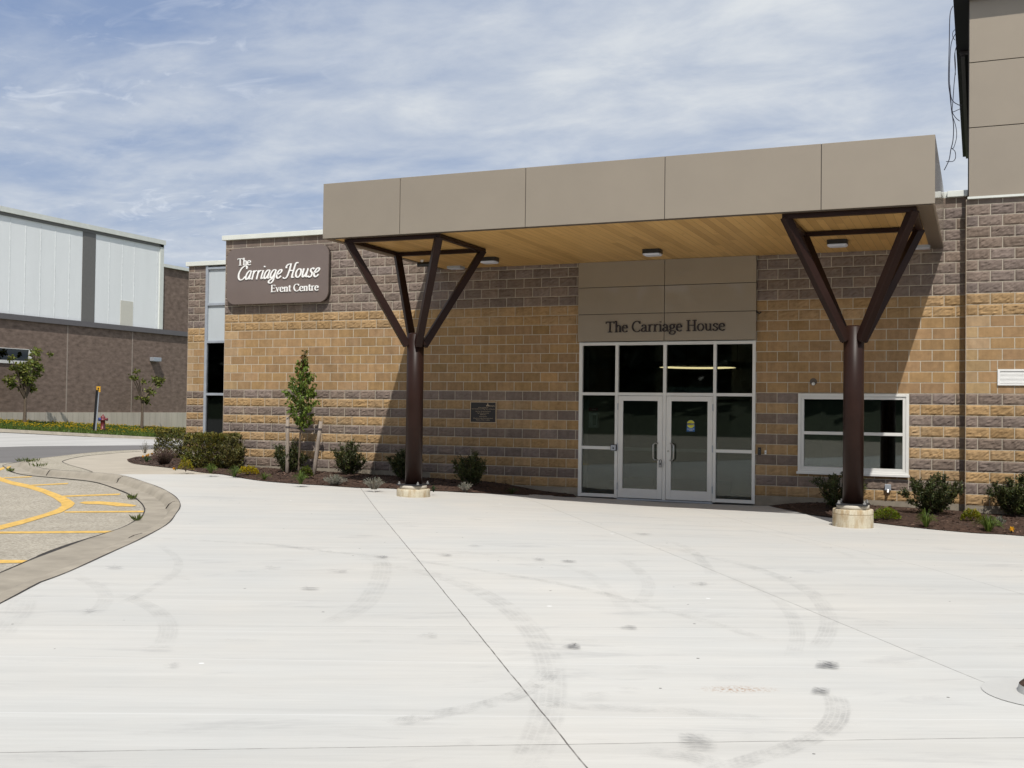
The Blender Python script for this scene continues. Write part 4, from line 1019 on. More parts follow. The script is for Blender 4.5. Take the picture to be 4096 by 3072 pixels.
def lettering(mb, text, x0, zb, hgt, y, width=None, glyphs=GL, thick=.135, slant=0.0, depth=.02, gap=.0):
    adv = sum(glyphs[c][0] if c != ' ' else .34 for c in text) + gap*len(text)
    sx = hgt if width is None else width/adv
    x = 0; cnt = 0
    for c in text:
        if c == ' ': x += .34+gap; continue
        wdt, strokes = glyphs[c]
        for st in strokes:
            fixed = None
            if isinstance(st, tuple): st, fixed = st
            pts = [Vector((x0+(x+px)*sx + slant*pz*hgt, 0, zb+pz*hgt)) for px, pz in st]
            closed = (pts[0]-pts[-1]).length < 1e-5
            yy = y - depth - cnt*.00012; cnt += 1
            n = len(pts); vs = []
            for i, p in enumerate(pts):
                a = pts[i-1] if i > 0 else (pts[-2] if closed else p); b = pts[i+1] if i < n-1 else (pts[1] if closed else p)
                d = (b-a).normalized(); nn = Vector((-d.z, 0, d.x))
                wv = fixed if fixed else thick*(.42+.58*abs(d.z)**1.3)
                for s_ in (-1, 1):
                    q = p+nn*(s_*wv*hgt/2); vs.append((q.x, yy, q.z))
            m_ = len(vs); vs += [(v[0], y, v[2]) for v in vs]
            fs = []
            for i in range(n-1):
                fs += [(2*i, 2*i+2, 2*i+3, 2*i+1), (2*i, m_+2*i, m_+2*i+2, 2*i+2), (2*i+1, 2*i+3, m_+2*i+3, m_+2*i+1)]
            fs += [(0, 1, m_+1, m_), (2*n-2, m_+2*n-2, m_+2*n-1, 2*n-1)]
            mb.add(vs, fs)
        x += wdt+gap
def text_mesh(body, size, align='CENTER'):
    cu = bpy.data.curves.new('t', 'FONT'); cu.body = body; cu.size = size; cu.align_x = align
    ob = bpy.data.objects.new('t', cu); C.objects.link(ob); bpy.context.view_layer.update()
    me = ob.to_mesh(); vs = [v.co.copy() for v in me.vertices]; fs = [tuple(p.vertices) for p in me.polygons]
    ob.to_mesh_clear(); bpy.data.objects.remove(ob); bpy.data.curves.remove(cu)
    return vs, fs
def add_text(mb, body, x, z, y, size, mi=0, wmax=None, align='CENTER'):
    vs, fs = text_mesh(body, size, align)
    if not vs: return
    w_ = max(v.x for v in vs)-min(v.x for v in vs); k = 1 if not wmax else wmax/w_
    mb.add([(x+v.x*k, y, z+v.y) for v in vs], fs, mi)

# fascia sign on the corner
SG = empty('wall_sign', (1.6, -.12, 4.97), 'large rounded brown sign with white lettering at the left end of the block wall', 'sign')
def round_rect(mb, x0, x1, z0, z1, r, ya, yb, mi=0, n=8):
    pts = []
    for cx, cz, a0 in ((x1-r, z1-r, 0), (x0+r, z1-r, 90), (x0+r, z0+r, 180), (x1-r, z0+r, 270)):
        for k in range(n+1):
            A = R(a0+90*k/n); pts.append((cx+r*math.cos(A), cz+r*math.sin(A)))
    m_ = len(pts)
    mb.add([(p[0], ya, p[1]) for p in pts]+[(p[0], yb, p[1]) for p in pts], [tuple(range(m_-1, -1, -1)), tuple(range(m_, 2*m_))]+[(k, (k+1) % m_, m_+(k+1) % m_, m_+k) for k in range(m_)], mi)
b = MB(); round_rect(b, .155, 3.05, 4.295, 5.645, .24, -.15, -.115); b.build('sign_face', M['sign'], SG)
b = MB(); round_rect(b, .165, 3.04, 4.305, 5.635, .232, -.115, -.03); b.build('sign_box', pmat('sign_edge', (.035,.026,.022), .5), SG)
b = MB()
lettering(b, 'The', .475, 5.232, .170, -.15, .395, thick=.165)
lettering(b, 'Carriage House', .455, 4.880, .335, -.15, 2.33, IT, thick=.125, slant=.27)
lettering(b, 'Event Centre', 1.455, 4.560, .170, -.15, 1.345, thick=.165)
b.build('lettering', M['letter_white'], SG)
# dark lettering over the doors
EL = empty('entrance_lettering', (11.08, -.09, 3.46), 'dark brown serif letters spelling the building name on the beige cladding above the doors', 'lettering')
adv_ = sum(GL[c][0] if c != ' ' else .34 for c in 'The Carriage House'); x_ = 9.82
for wd in ('The', 'Carriage', 'House'):
    aw = sum(GL[c][0] for c in wd)*2.51/adv_
    b = MB(); lettering(b, wd, x_, 3.470, .222, -.085, aw, thick=.130, depth=.03); b.build('word', M['letter_dark'], EL)
    x_ += aw + .34*2.51/adv_
# memorial plaque
PQ = empty('plaque', (7.0, -.02, 1.765), 'dark bronze plaque with gold rim and small lettering between column and doors', 'plaque')
b = MB(); b.box(6.690, 7.318, -.028, -.002, 1.538, 2.0); b.build('plaque_rim', M['brass'], PQ, bevel=.004)
b = MB(); b.box(6.706, 7.302, -.0300, -.0275, 1.554, 1.984); b.build('plaque_plate', M['bronze'], PQ)
for tx, z, sz, wm in (('In Recognition of', 1.864, .026, .24), ('One Hundred and Fifty Years of Service', 1.832, .028, .555), ('Hanover, Bentinck & Brant', 1.782, .026, .375), ('Agricultural Society', 1.744, .026, .285), ('1866-2016', 1.706, .028, .14), ('Presented by', 1.668, .026, .185), ('Ministry of Agriculture and Food', 1.628, .027, .465), ('Ministry of Rural Affairs', 1.592, .026, .335)):
    b = MB(); add_text(b, tx, 7.003, z, -.0312, sz, 0, wm); b.build('text_line', M['brass'], PQ)
b = MB(); add_text(b, 'Ontario', 7.285, 1.895, -.0312, .05, 0, .135, 'RIGHT'); b.build('text_line', M['brass'], PQ)
b = MB()
for a0 in (90, 210, 330):
    A = R(a0); cx_, cz_ = 7.115+.02*math.cos(A), 1.925+.02*math.sin(A)
    b.add([(7.115, -.0312, 1.925), (cx_-.016*math.sin(A), -.0312, cz_+.016*math.cos(A)), (7.115+.046*math.cos(A), -.0312, 1.925+.046*math.sin(A)), (cx_+.016*math.sin(A), -.0312, cz_-.016*math.cos(A))], [(0,1,2,3)])
b.build('emblem', M['brass'], PQ)
# small fittings on doors and walls
SK = empty('door_sticker', (11.62, -.01, 1.55), 'yellow and blue caution sticker on the glass of the right door', 'sticker')
b = MB(); r_ = .083; cx_, cz_ = 11.625, 1.59
b.add([(cx_+p[0], -.0092, cz_+p[1]) for p in ell(0, 0, r_, r_, 0, 180, 16)] + [(cx_-r_, -.0092, cz_-.15), (cx_+r_, -.0092, cz_-.15)], [tuple(range(19))]); b.build('backing', pmat('stk_blue', (.02,.10,.28), .4), SK)
b = MB(); b.add([(cx_+p[0], -.0100, cz_+p[1]) for p in ell(0, 0, r_*.93, r_*.93, 0, 360, 30)[:-1]], [tuple(range(30))]); b.build('disc', pmat('stk_yellow', (.62,.58,.03), .4), SK)
b = MB(); b.box(cx_-r_*.95, cx_+r_*.95, -.0108, -.0102, cz_-.022, cz_+.02); b.build('band', M['black'], SK)
for tx, z_, sz, wm, mm in (('CAUTION', -.012, .03, .13, 'white'), ('AUTOMATIC', -.112, .03, .14, 'white'), ('DOOR', -.14, .026, .07, 'white'), ('AUTOMATIC', .032, .022, .09, 'black'), ('DOOR', -.05, .02, .05, 'black')):
    b = MB(); add_text(b, tx, cx_, cz_+z_, -.0112, sz, 0, wm); b.build('text_line', M[mm], SK)
NB = empty('notice_box', (9.49, .12, 1.6), 'white notice box with red header behind the left sidelight glass', 'box')
b = MB(); b.box(9.40, 9.60, .10, .22, 1.475, 1.80); b.build('case', M['white'], NB, bevel=.005)
b = MB(); b.box(9.49, 9.57, .096, .0995, 1.53, 1.74); b.build('paper', M['room'], NB)
b = MB(); b.box(9.405, 9.605, .09, .0999, 1.835, 1.895); b.build('header', pmat('red', (.28,.01,.02), .5), NB)
b = MB(); add_text(b, 'FIRE', 9.505, 1.85, .0895, .045, 0, .12); b.build('lettering', M['white'], NB)
OP = empty('door_operator', (10.0, -.05, 1.09), 'square push plate for the powered door on the left sidelight bar', 'button')
b = MB(); b.box(9.945, 10.075, -.075, -.036, 1.005, 1.14); b.build('housing', M['black'], OP, bevel=.006)
b = MB(); b.box(9.957, 10.063, -.082, -.0755, 1.017, 1.128); b.build('push_plate', M['galv'], OP, bevel=.003)
b = MB(); b.add([(10.01+p[0], -.0826, 1.062+p[1]) for p in ell(0,0,.018,.018,0,360,14)[:-1]]+[], [tuple(range(14))]); b.box(10.0, 10.008, -.0826, -.0822, 1.078, 1.104); b.build('symbol', M['black'], OP)
LB = empty('key_lockbox', (11.0, -.13, .79), 'grey and black key lockbox hanging from the left door handle', 'padlock')
b = MB(); lx = 11.030
b.box(lx-.032, lx+.032, -.135, -.095, .70, .80); b.build('case', pmat('lockgrey', (.30,.30,.30), .4, metal=.4), LB, bevel=.006)
b = MB(); b.tube([(lx-.02, -.115, .80), (lx-.02, -.115, .835), (lx-.008, -.115, .855), (lx+.008, -.115, .855), (lx+.02, -.115, .835), (lx+.02, -.115, .80)], .007, 8); b.build('shackle', M['black'], LB)
b = MB(); b.box(lx-.018, lx+.018, -.139, -.1355, .755, .782); b.build('dial', M['black'], LB)
CR = empty('card_reader', (13.01, -.02, 1.08), 'small black card reader on the block wall right of the doors', 'reader')
b = MB(); b.box(12.982, 13.042, -.045, -.012, 1.01, 1.155); b.build('housing', M['black'], CR, bevel=.008)
b = MB(); b.box(13.005, 13.019, -.047, -.0452, 1.115, 1.12); b.build('indicator', M['galv'], CR)
DBl = empty('door_bell', (13.13, -.02, 1.06), 'tiny white doorbell button beside the black card reader', 'doorbell')
b = MB(); b.box(13.113, 13.148, -.035, -.012, 1.02, 1.10); b.build('housing', M['white'], DBl, bevel=.005)
b = MB(); b.cyl((13.13, -.035, 1.06), (13.13, -.039, 1.06), .01, n=10); b.build('push_button', M['galv'], DBl)
OB = empty('outlet_box', (15.42, -.04, .42), 'small grey weatherproof outlet box low on the wall below the window', 'outlet')
b = MB(); b.box(15.365, 15.475, -.07, -.01, .41, .52); b.build('cover', M['galv'], OB, bevel=.006)
b = MB(); b.cyl((15.42, -.05, .41), (15.42, -.09, .36), .035, .022, n=12); b.build('spout', M['bolt'], OB)
PS = empty('pipe_stub', (14.04, -.02, 2.43), 'corroded pipe stub in the block wall above the window', 'pipe')
b = MB(); b.cyl((14.04, .005, 2.42), (14.04, -.06, 2.41), .03, n=12); b.build('pipe', M['bolt'], PS)
b = MB(); b.cyl((14.035, .0, 2.455), (14.035, -.006, 2.455), .07, n=16); b.build('escutcheon', M['trim_brown'], PS)
CE = empty('cable_end', (12.96, -.03, 3.82), 'short black cable end sticking out at the right edge of the cladding', 'cable')
b = MB(); b.tube([(12.94,-.04,3.86),(12.95,-.06,3.82),(13.0,-.06,3.80),(13.03,-.07,3.83)], .014, 6); b.build('cable', M['black'], CE)
# ring lamp inside
RL = empty('ring_lamp', (11.75, 2.0, 2.87), 'black hanging ring lamp glowing warm under its rim behind the door glass', 'lamp')
lc = onY(2790, 1468, 1.9); rr_ = (onY(2948, 1466, 1.9)-onY(2619, 1463, 1.9)).length/2
n = 64; b = MB(); l = MB()
def ringband(mb, r0, r1, z0, z1):
    vs = [(lc.x+r*math.cos(2*math.pi*k/n), lc.y+r*math.sin(2*math.pi*k/n), lc.z+z) for r, z in ((r0, z0), (r1, z1)) for k in range(n)]
    mb.add(vs, [(k, (k+1) % n, n+(k+1) % n, n+k) for k in range(n)])
ringband(b, rr_, rr_, -.014, .10); ringband(b, rr_*.9, rr_*.9, .03, .10); ringband(b, rr_, rr_*.905, -.0145, -.0145); ringband(b, rr_, rr_*.9, .10, .10); b.build('ring', M['black'], RL)
ringband(l, rr_*.9, rr_*.9, -.013, .03); l.build('diffuser', M['ring'], RL)
for A in (0, 2.1, 4.2): b = MB(); b.cyl((lc.x+rr_*.95*math.cos(A), lc.y+rr_*.95*math.sin(A), lc.z+.1), (lc.x+rr_*.95*math.cos(A), lc.y+rr_*.95*math.sin(A), 4.88), .006, n=6); b.build('suspension_rod', M['black'], RL)
RIB = pmat('rib', (.765,.79,.785), .5); CJ = pmat('control_joint', (.30,.25,.21), .9)
# ================================================================== ARENA BUILDING (left background)
XA = -28.0
AB = empty('arena_building', (XA, 26, .5), 'long two tone arena building with white metal upper wall behind the road', 'building')
def ay(px, py): return onX(px, py, XA)
yB = 33.5; yF = 4.0
b = MB(); b.box(XA-20, XA, yF, yB+8, 1.32, 6.05); b.build('lower_wall', M['arenablock'], AB)
b = MB(); b.box(XA-20, XA+.05, yF, yB+8, -.6, 1.32); b.build('foundation', M['conc_wall'], AB)
b = MB()
for px in range(-20, 760, 22):
    y_ = ay(px, 1680).y; b.box(XA+.0505, XA+.056, y_-.012, y_+.012, -.2, 1.31)
b.build('board_joint', pmat('board_joint', (.38,.345,.285), .9), AB)
b = MB(); b.box(XA-.3, XA+.14, yF, yB+8, 6.0, 6.28); b.build('flashing', M['flash'], AB)
y_end = ay(650, 1150).y
b = MB(); b.box(XA-20, XA-.02, yF, y_end, 6.2, 11.35); b.build('upper_wall', M['metalpanel'], AB)
for px in (-40, 39, 101, 162, 221, 278, 438, 490, 538, 630):
    y_ = ay(px, 1100).y; b = MB(); b.box(XA-.02, XA-.012, y_-.03, y_+.03, 6.3, 11.35); b.build('panel_rib', RIB, AB)
b = MB(); b.box(XA-.019, XA+.0, ay(329, 1100).y, ay(381, 1100).y, 6.28, 11.34); b.build('dark_panel', M['darkpanel'], AB)
b = MB(); b.box(XA-.0185, XA-.004, ay(482, 1250).y, ay(532, 1250).y, 6.28, ay(500, 1203).z); b.build('beige_patch', M['beigepanel'], AB)
b = MB(); b.box(XA-20, XA+.12, yF, y_end+.1, 11.36, 11.62); b.build('roof_edge', M['cap'], AB)
b = MB(); b.box(XA-.02, XA+.04, yF, y_end, 11.20, 11.355); b.build('gutter', M['darkpanel'], AB)
b = MB(); b.box(XA-.1, XA+.04, y_end-.28, y_end+.04, 6.28, 11.35); b.build('corner_trim', M['cap'], AB)
b = MB(); b.box(XA-12, XA-.10, y_end+.05, yB+8, 6.2, 10.05); b.build('stair_tower', M['arenablock'], AB)
b = MB(); b.box(XA-12, XA+.05, y_end+.06, yB+8, 10.05, 10.24); b.build('tower_cap', M['cap'], AB)
for px in (267, 527):
    y_ = ay(px, 1500).y; b = MB(); b.box(XA, XA+.012, y_-.035, y_+.035, 1.33, 5.98); b.build('control_joint', CJ, AB)
wy0, wy1 = yF+2, ay(125, 1420).y; wz0, wz1 = ay(60, 1442).z, ay(60, 1396).z
b = MB(); b.box(XA, XA+.06, wy0, wy1, wz0-.16, wz0); b.box(XA, XA+.055, wy0, wy1, wz1, wz1+.03); b.box(XA, XA+.056, wy1-.2, wy1, wz0, wz1); wo_ = b.build('strip_window', M['frame'], AB)
b = MB(); b.box(XA, XA+.02, wy0, wy1-.2, wz0, wz1); b.build('pane', M['darkglass'], wo_)
b = MB(); b.box(XA, XA+.015, wy0, wy1-.2, wz0, wz1)
b.build('dark_backing', M['black'], wo_)  # black sheet behind the pane painted as the unlit interior
wp = ay(614, 1438); WL = empty('wall_light', (XA, wp.y, wp.z), 'grey box shaped light fixture high on the brown arena wall', 'light')
b = MB(); b.box(XA+.001, XA+.32, wp.y-.32, wp.y+.32, wp.z-.1, wp.z+.12); b.build('housing', M['galv'], WL, bevel=.01)
b = MB(); b.box(XA+.04, XA+.29, wp.y-.28, wp.y+.28, wp.z-.12, wp.z-.1005); b.build('lens', M['lens'], WL)
# verge between arena and road
def ga(x, y):
    t = min(1, max(0, (-23.3-x)/4.7))
    yy = min(40, max(4, y)); return g(-23.3, y)*(1-t) + (.25+.63*max(0, (32.3-yy))/14)*t + .02
KX = -23.4
def kx(y): return KX + .035*(13-y)*.0
verge = [(KX, -6), (KX, 40), (XA+.03, 40), (XA+.03, -6)]
sheet('verge', verge, pmat('turf', (.075, .11, .025), .95, var=.25, scale=2), ga, .02)
vk = MB(); ysv = [-6+.5*k for k in range(93)]
prof = [(-.02, .02), (-.0, .13), (.16, .135), (.22, .10), (.30, .0), (.62, -.02)]
vs = [(KX+o_, y_, g(KX, y_)-.10+h_) for y_ in ysv for o_, h_ in prof]
vk.add(vs, [(i*6+k, (i+1)*6+k, (i+1)*6+k+1, i*6+k+1) for i in range(len(ysv)-1) for k in range(5)], 0, None, True)
tag(vk.build('verge_kerb', M['kerb']), kind='structure')

# ================================================================== PLANTS
def rv(rnd): 
    while True:
        v = Vector((rnd.uniform(-1,1), rnd.uniform(-1,1), rnd.uniform(-1,1)))
        if .01 < v.length_squared < 1: return v.normalized()
def leaf(mb, p, d, rnd, L_, W_, col, fold=.15):
    d = d.normalized(); s = d.cross(rv(rnd))
    if s.length < .01: s = d.orthogonal()
    s.normalize(); nn = d.cross(s)
    mb.add([p, p+d*L_*.5+s*W_*.5+nn*W_*fold, p+d*L_, p+d*L_*.5-s*W_*.5+nn*W_*fold], [(0,1,2),(0,2,3)], 0, col)
def tone(rnd, base, lo=.6, hi=1.35, warm=.15):
    k = rnd.uniform(lo, hi); w_ = rnd.uniform(-warm, warm)
    return (base[0]*k*(1+w_), base[1]*k, base[2]*k*(1-w_*.5))
YEW = (.045, .053, .017); OLIVE = (.090, .082, .025); HEDGE = (.092, .088, .020)
def shrub(px0, px1, pyt, pyb, label, seed, base=YEW, dens=1.0, leafL=.045, spread=.36, name='shrub', ybias=0.0, fn=None, group='shrubs along the block wall'):
    """open yew like bush: curved branches fanning from the base, each clothed in short dark sprays"""
    rnd = random.Random(seed); fn = fn or bedL
    p = at((px0+px1)/2, pyb, 0, fn); dep = (p-CAM).dot(AF); k = dep/FPX
    w_ = (px1-px0)*k; h = (pyb-pyt)*k
    o = empty(name, p, label, 'shrub', group)
    st = MB(); lf = MB(); nb = int(17*dens)
    for b in range(nb):
        A = b*2.4+rnd.uniform(-.3,.3); rad = (w_/2)*math.sqrt((b+.6)/nb)*rnd.uniform(.85, 1.05)
        ht = h*(rnd.uniform(.62, 1.0) if b % 3 else 1.0)*(1-.42*(rad/(w_/2))**2)
        tip = p+Vector((math.cos(A)*rad, math.sin(A)*rad*.85, ht))
        mid = p+Vector((math.cos(A)*rad*rnd.uniform(.45,.75), math.sin(A)*rad*.6, ht*.45))
        P = crom([p+Vector((rnd.uniform(-.05,.05), rnd.uniform(-.05,.05), -.03)), mid, tip], 6)
        st.tube(P, [.011*(1-.8*i/(len(P)-1)) for i in range(len(P))], 5)
        for i in range(2, len(P)):
            t = i/(len(P)-1)
            ntw = int(rnd.uniform(2.4, 5.6)*dens) if t > .2 else 0
            for _ in range(ntw):
                q = P[i-1].lerp(P[i], rnd.random()); dv = (P[i]-P[i-1]).normalized()*.9+rv(rnd)*.9+Vector((0,0,.35)); dv.normalize()
                ln = rnd.uniform(.07, .17)*min(1.2, h/.75)
                cl = tone(rnd, base, .35, 1.9)
                for j in range(int(11*dens)):
                    tt = rnd.random(); leaf(lf, q+dv*ln*tt+rv(rnd)*.018, dv+rv(rnd)*.9, rnd, rnd.uniform(.6,1.3)*leafL, leafL*.48, tone(rnd, cl, .75, 1.3))
    st.build('stem', M['twig'], o); lf.build('foliage', M['needle'], o)
    return o
shrub(868, 978, 1757, 1876, 'open olive brown shrub at the right end of the clipped hedge', 11, OLIVE, 1.0)
shrub(1085, 1228, 1768, 1888, 'dark green shrub directly behind the staked young tree', 12)
shrub(1322, 1465, 1772, 1898, 'dark green shrub with a browned side between the young tree and left column', 13)
shrub(1548, 1680, 1800, 1917, 'dark green shrub half hidden behind the foot of the left column', 14)
shrub(1808, 1958, 1812, 1942, 'dark green vase shaped shrub standing alone below the plaque', 15)
shrub(3235, 3480, 1895, 2036, 'wide dark shrub behind the foot of the right column under the window', 16, fn=bedR)
shrub(3603, 3852, 1908, 2056, 'broad dark shrub at the right of the window beside the tall wing corner', 17, dens=1.15, fn=bedR)
shrub(3962, 4170, 1915, 2066, 'dark shrub cut by the right edge of the view in front of the tall wing', 18, dens=1.15, fn=bedR)
def hedge(c, sx, sy, h, rot, label, seed, n):
    rnd = random.Random(seed); o = empty('hedge', c, label, 'hedge', 'clipped hedges')
    lf = MB(); st = MB(); ca, sa = math.cos(rot), math.sin(rot)
    def W(x, y, z): return Vector((c[0]+x*ca-y*sa, c[1]+x*sa+y*ca, c[2]+z))
    for _ in range(n):
        # shell-biased point inside a soft box
        x, y, z = rnd.uniform(-1,1), rnd.uniform(-1,1), rnd.uniform(-1,1)
        m_ = max(abs(x), abs(y), abs(z)); 
        if rnd.random() < .72: 
            s = rnd.uniform(.86, 1.03)/m_; x, y, z = x*s, y*s, z*s
        nx = noise.noise(Vector((x*3+seed, y*3, z*3)))*.07
        q = W(x*(sx/2)*(1+nx), y*(sy/2)*(1+nx), h/2+z*(h/2)*(1+nx)*.98)
        d = Vector((x*ca-y*sa, x*sa+y*ca, max(z, -.1)+.5))
        top = z > .8
        b_ = (.150,.135,.030) if top and rnd.random() < .6 else HEDGE  # sunlit highlights on the top put into the leaf colour
        cl = tone(rnd, b_, .22, 1.9)
        dd = d+rv(rnd)*.6
        for j in range(6): leaf(lf, q+rv(rnd)*.028, dd+rv(rnd)*.7, rnd, rnd.uniform(.035,.06), .026, tone(rnd, cl, .85, 1.2))
    for _ in range(26):
        a = W(rnd.uniform(-.4,.4)*sx, rnd.uniform(-.4,.4)*sy, -.03); b_ = W(rnd.uniform(-.45,.45)*sx, rnd.uniform(-.45,.45)*sy, h*.8)
        st.tube([a, a.lerp(b_, .5)+rv(rnd)*.05, b_], [.012,.008,.003], 5)
    lf.build('foliage', M['needle'], o); st.build('stem', M['twig'], o)
    return o
hp = at(795, 1872, 0, bedL); dep = (hp-CAM).dot(AF); kk = dep/FPX
hedge((hp.x+.05, hp.y+.42, hp.z), 178*kk*1.02, .85, 132*kk, .05, 'nearer clipped dark green hedge block beside the building corner', 21, 2600)
hp2 = at(735, 1832, 0, bedL); dep = (hp2-CAM).dot(AF); kk2 = dep/FPX
hedge((hp2.x-.05, hp2.y+.5, hp2.z), 300*kk2, .9, 112*kk2, .08, 'longer clipped hedge block behind the nearer hedge by the road', 22, 2600)
def twiggy(px0, px1, pyt, pyb, label, seed, base, stemmat, n=70, leaves=5, green=None, fn=None, cat='shrub', name='shrub', lw=.012, ll=.03):
    rnd = random.Random(seed); fn = fn or bedL
    p = at((px0+px1)/2, pyb, 0, fn); k = (p-CAM).dot(AF)/FPX; w_ = (px1-px0)*k; h = (pyb-pyt)*k
    o = empty(name, p, label, cat, 'low plants in the mulch beds'); st = MB(); lf = MB()
    for i in range(n):
        A = rnd.uniform(0, 6.28); r = math.sqrt(rnd.random()); u = Vector((math.cos(A)*r*w_/2, math.sin(A)*r*w_/2, h*math.sqrt(max(.12, 1-r*r*.75))*rnd.uniform(.8, 1.0)))
        a = p+Vector((u.x*.22, u.y*.22, -.01)); b = p+u; c = a.lerp(b, .55)+Vector((0,0,h*.10))+rv(rnd)*.015
        st.tube([a, c, b], [.0045,.0035,.0015], 4)
        for j in range(leaves):
            t = rnd.uniform(.35, 1.05); q = (a.lerp(c, t/.55) if t < .55 else c.lerp(b, (t-.55)/.45))
            cl = tone(rnd, green if green and t < .5 and rnd.random() < .6 else base, .6, 1.4)
            leaf(lf, q, (b-a).normalized()+rv(rnd)*.9, rnd, rnd.uniform(.6,1.4)*ll, lw, cl)
    st.build('stem', stemmat, o); lf.build('foliage', M['leaf'], o); return o
GREYT = pmat('grey_twig', (.20,.185,.155), .9, var=.2); BROWNT = pmat('brown_twig', (.105,.066,.055), .9, var=.2)
twiggy(598, 712, 1786, 1858, 'rounded brown leafless shrub in front of the longer hedge', 31, (.085,.055,.042), BROWNT, 190, 6, (.06,.075,.02))
twiggy(558, 600, 1762, 1812, 'bare grey twiggy stub at the road end of the hedge', 32, (.05,.05,.025), GREYT, 30, 2)
GREY = (.20,.20,.165)
twiggy(1290, 1390, 1897, 1940, 'wide mound of dry grey lavender right of the young tree stakes', 33, GREY, GREYT, 110, 7)
twiggy(1448, 1545, 1906, 1955, 'loose dry grey lavender clump near the left column base', 34, GREY, GREYT, 60, 6)
twiggy(1830, 1892, 1925, 1966, 'small pale dry clump at the foot of the lone shrub below the plaque', 35, GREY, GREYT, 36, 6)
twiggy(3975, 4020, 2062, 2105, 'grey green lavender tuft at the far right of the right mulch bed', 36, (.11,.13,.10), GREYT, 40, 6, fn=bedR)
YG = (.30,.25,.012); GY = (.17,.21,.016)
def goldmound(px0, px1, pyt, pyb, label, seed, base, n=900, fn=None):
    rnd = random.Random(seed); fn = fn or bedL
    p = at((px0+px1)/2, pyb, 0, fn); k = (p-CAM).dot(AF)/FPX; w_ = (px1-px0)*k; h = (pyb-pyt)*k
    o = empty('shrub', p, label, 'shrub', 'low golden shrubs in the mulch beds'); st = MB(); lf = MB()
    for _ in range(n):
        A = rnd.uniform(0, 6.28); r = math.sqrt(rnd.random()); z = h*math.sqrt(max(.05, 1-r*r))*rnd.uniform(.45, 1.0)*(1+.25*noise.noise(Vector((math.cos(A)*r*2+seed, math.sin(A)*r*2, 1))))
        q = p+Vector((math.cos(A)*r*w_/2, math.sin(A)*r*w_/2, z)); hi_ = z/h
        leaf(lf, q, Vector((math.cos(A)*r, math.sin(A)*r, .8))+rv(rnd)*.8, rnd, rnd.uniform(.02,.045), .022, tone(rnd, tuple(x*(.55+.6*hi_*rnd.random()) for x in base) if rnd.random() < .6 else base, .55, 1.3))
    for _ in range(16):
        A = rnd.uniform(0, 6.28); st.tube([p+Vector((0,0,-.02)), p+Vector((math.cos(A)*w_*.3, math.sin(A)*w_*.3, h*.75))], [.004,.002], 4)
    lf.build('foliage', M['leaf'], o); st.build('stem', M['twig'], o)
goldmound(714, 772, 1834, 1884, 'small upright golden leaved shrub at the front foot of the nearer hedge', 41, YG, 420)
goldmound(952, 1034, 1864, 1899, 'bright yellow low shrub left of the young tree at the bed edge', 42, (.42,.32,.010), 900)
goldmound(1196, 1252, 1866, 1913, 'green gold rounded shrub at the foot of the young tree', 43, (.10,.12,.014), 800)
goldmound(3492, 3600, 2032, 2079, 'yellow green low shrub right of the right column base', 44, GY, 1100, bedR)
goldmound(3848, 3922, 2037, 2085, 'yellow green low shrub in front of the tall wing corner', 45, (.22,.22,.016), 800, bedR)
def daylily(px0, px1, pyt, pyb, label, seed, base=(.088,.128,.022), n=60, fn=None, flowers=0):
    rnd = random.Random(seed); fn = fn or bedL
    p = at((px0+px1)/2, pyb, 0, fn); k = (p-CAM).dot(AF)/FPX; w_ = (px1-px0)*k; h = (pyb-pyt)*k
    o = empty('daylily' if not flowers else 'daffodil', p, label, 'plant', 'strap leaved clumps in the mulch beds'); lf = MB()
    for i in range(n):
        A = rnd.uniform(0, 6.28); r = rnd.uniform(.3, 1.1)*w_/2; e = Vector((math.cos(A), math.sin(A), 0)); s = Vector((-e.y, e.x, 0))
        hh = h*rnd.uniform(.6, 1.1)*(1-.38*min(1, r/(w_/2))**2); wd = rnd.uniform(.004, .008); c = tone(rnd, base, .55, 1.4)
        P = [p+e*(r*.12), p+e*(r*.42)+Vector((0,0,hh*.62)), p+e*(r*.8)+Vector((0,0,hh)), p+e*(r*1.2)+Vector((0,0,hh*rnd.uniform(.45,.95)))]
        vs = []
        for j, q in enumerate(P): ww = wd*(1, 1, .75, .1)[j]; vs += [q-s*ww, q+s*ww+Vector((0,0,.004))]
        lf.add(vs, [(2*j, 2*j+1, 2*j+3, 2*j+2) for j in range(3)], 0, c)
    lf.build('foliage', M['leaf'], o)
    if flowers:
        for i in range(flowers):
            fb_ = MB(); q = p+Vector(((i-(flowers-1)/2)*w_*.33+.03*i, rnd.uniform(-.05,.05), h*(.85+.13*i)))
            for a in range(6):
                A = a*1.047; d = Vector((math.cos(A), -.3, math.sin(A)))
                leaf(fb_, q, d, rnd, .05, .032, tone(rnd, (.62,.34,.01), .85, 1.1))
            fb_.cyl(q, q+Vector((0,-.035,0)), .014, .02, 10, col=(.6,.25,.01))
            fb_.build('flower', M['petal'], o)
    return o
daylily(812, 872, 1853, 1894, 'green strap leaf clump at the right front of the nearer hedge', 51)
daylily(905, 968, 1860, 1908, 'green strap leaf clump left of the yellow low shrub', 52, n=55)
daylily(1030, 1086, 1888, 1919, 'short green strap leaf clump left of the left tree stake', 53, n=40)
daylily(1170, 1236, 1880, 1937, 'tall green strap leaf clump in front of the young tree trunk', 54, n=75)
daylily(3664, 3742, 2035, 2109, 'green strap leaf clump in front of the broad shrub by the window', 55, n=80, fn=bedR)
daylily(3900, 4005, 2055, 2127, 'large green strap leaf clump at the front of the right bed', 56, n=100, fn=bedR)
daylily(2012, 2080, 1946, 1976, 'low sparse green tuft near the doors end of the left bed', 57, (.05,.075,.025), 40)
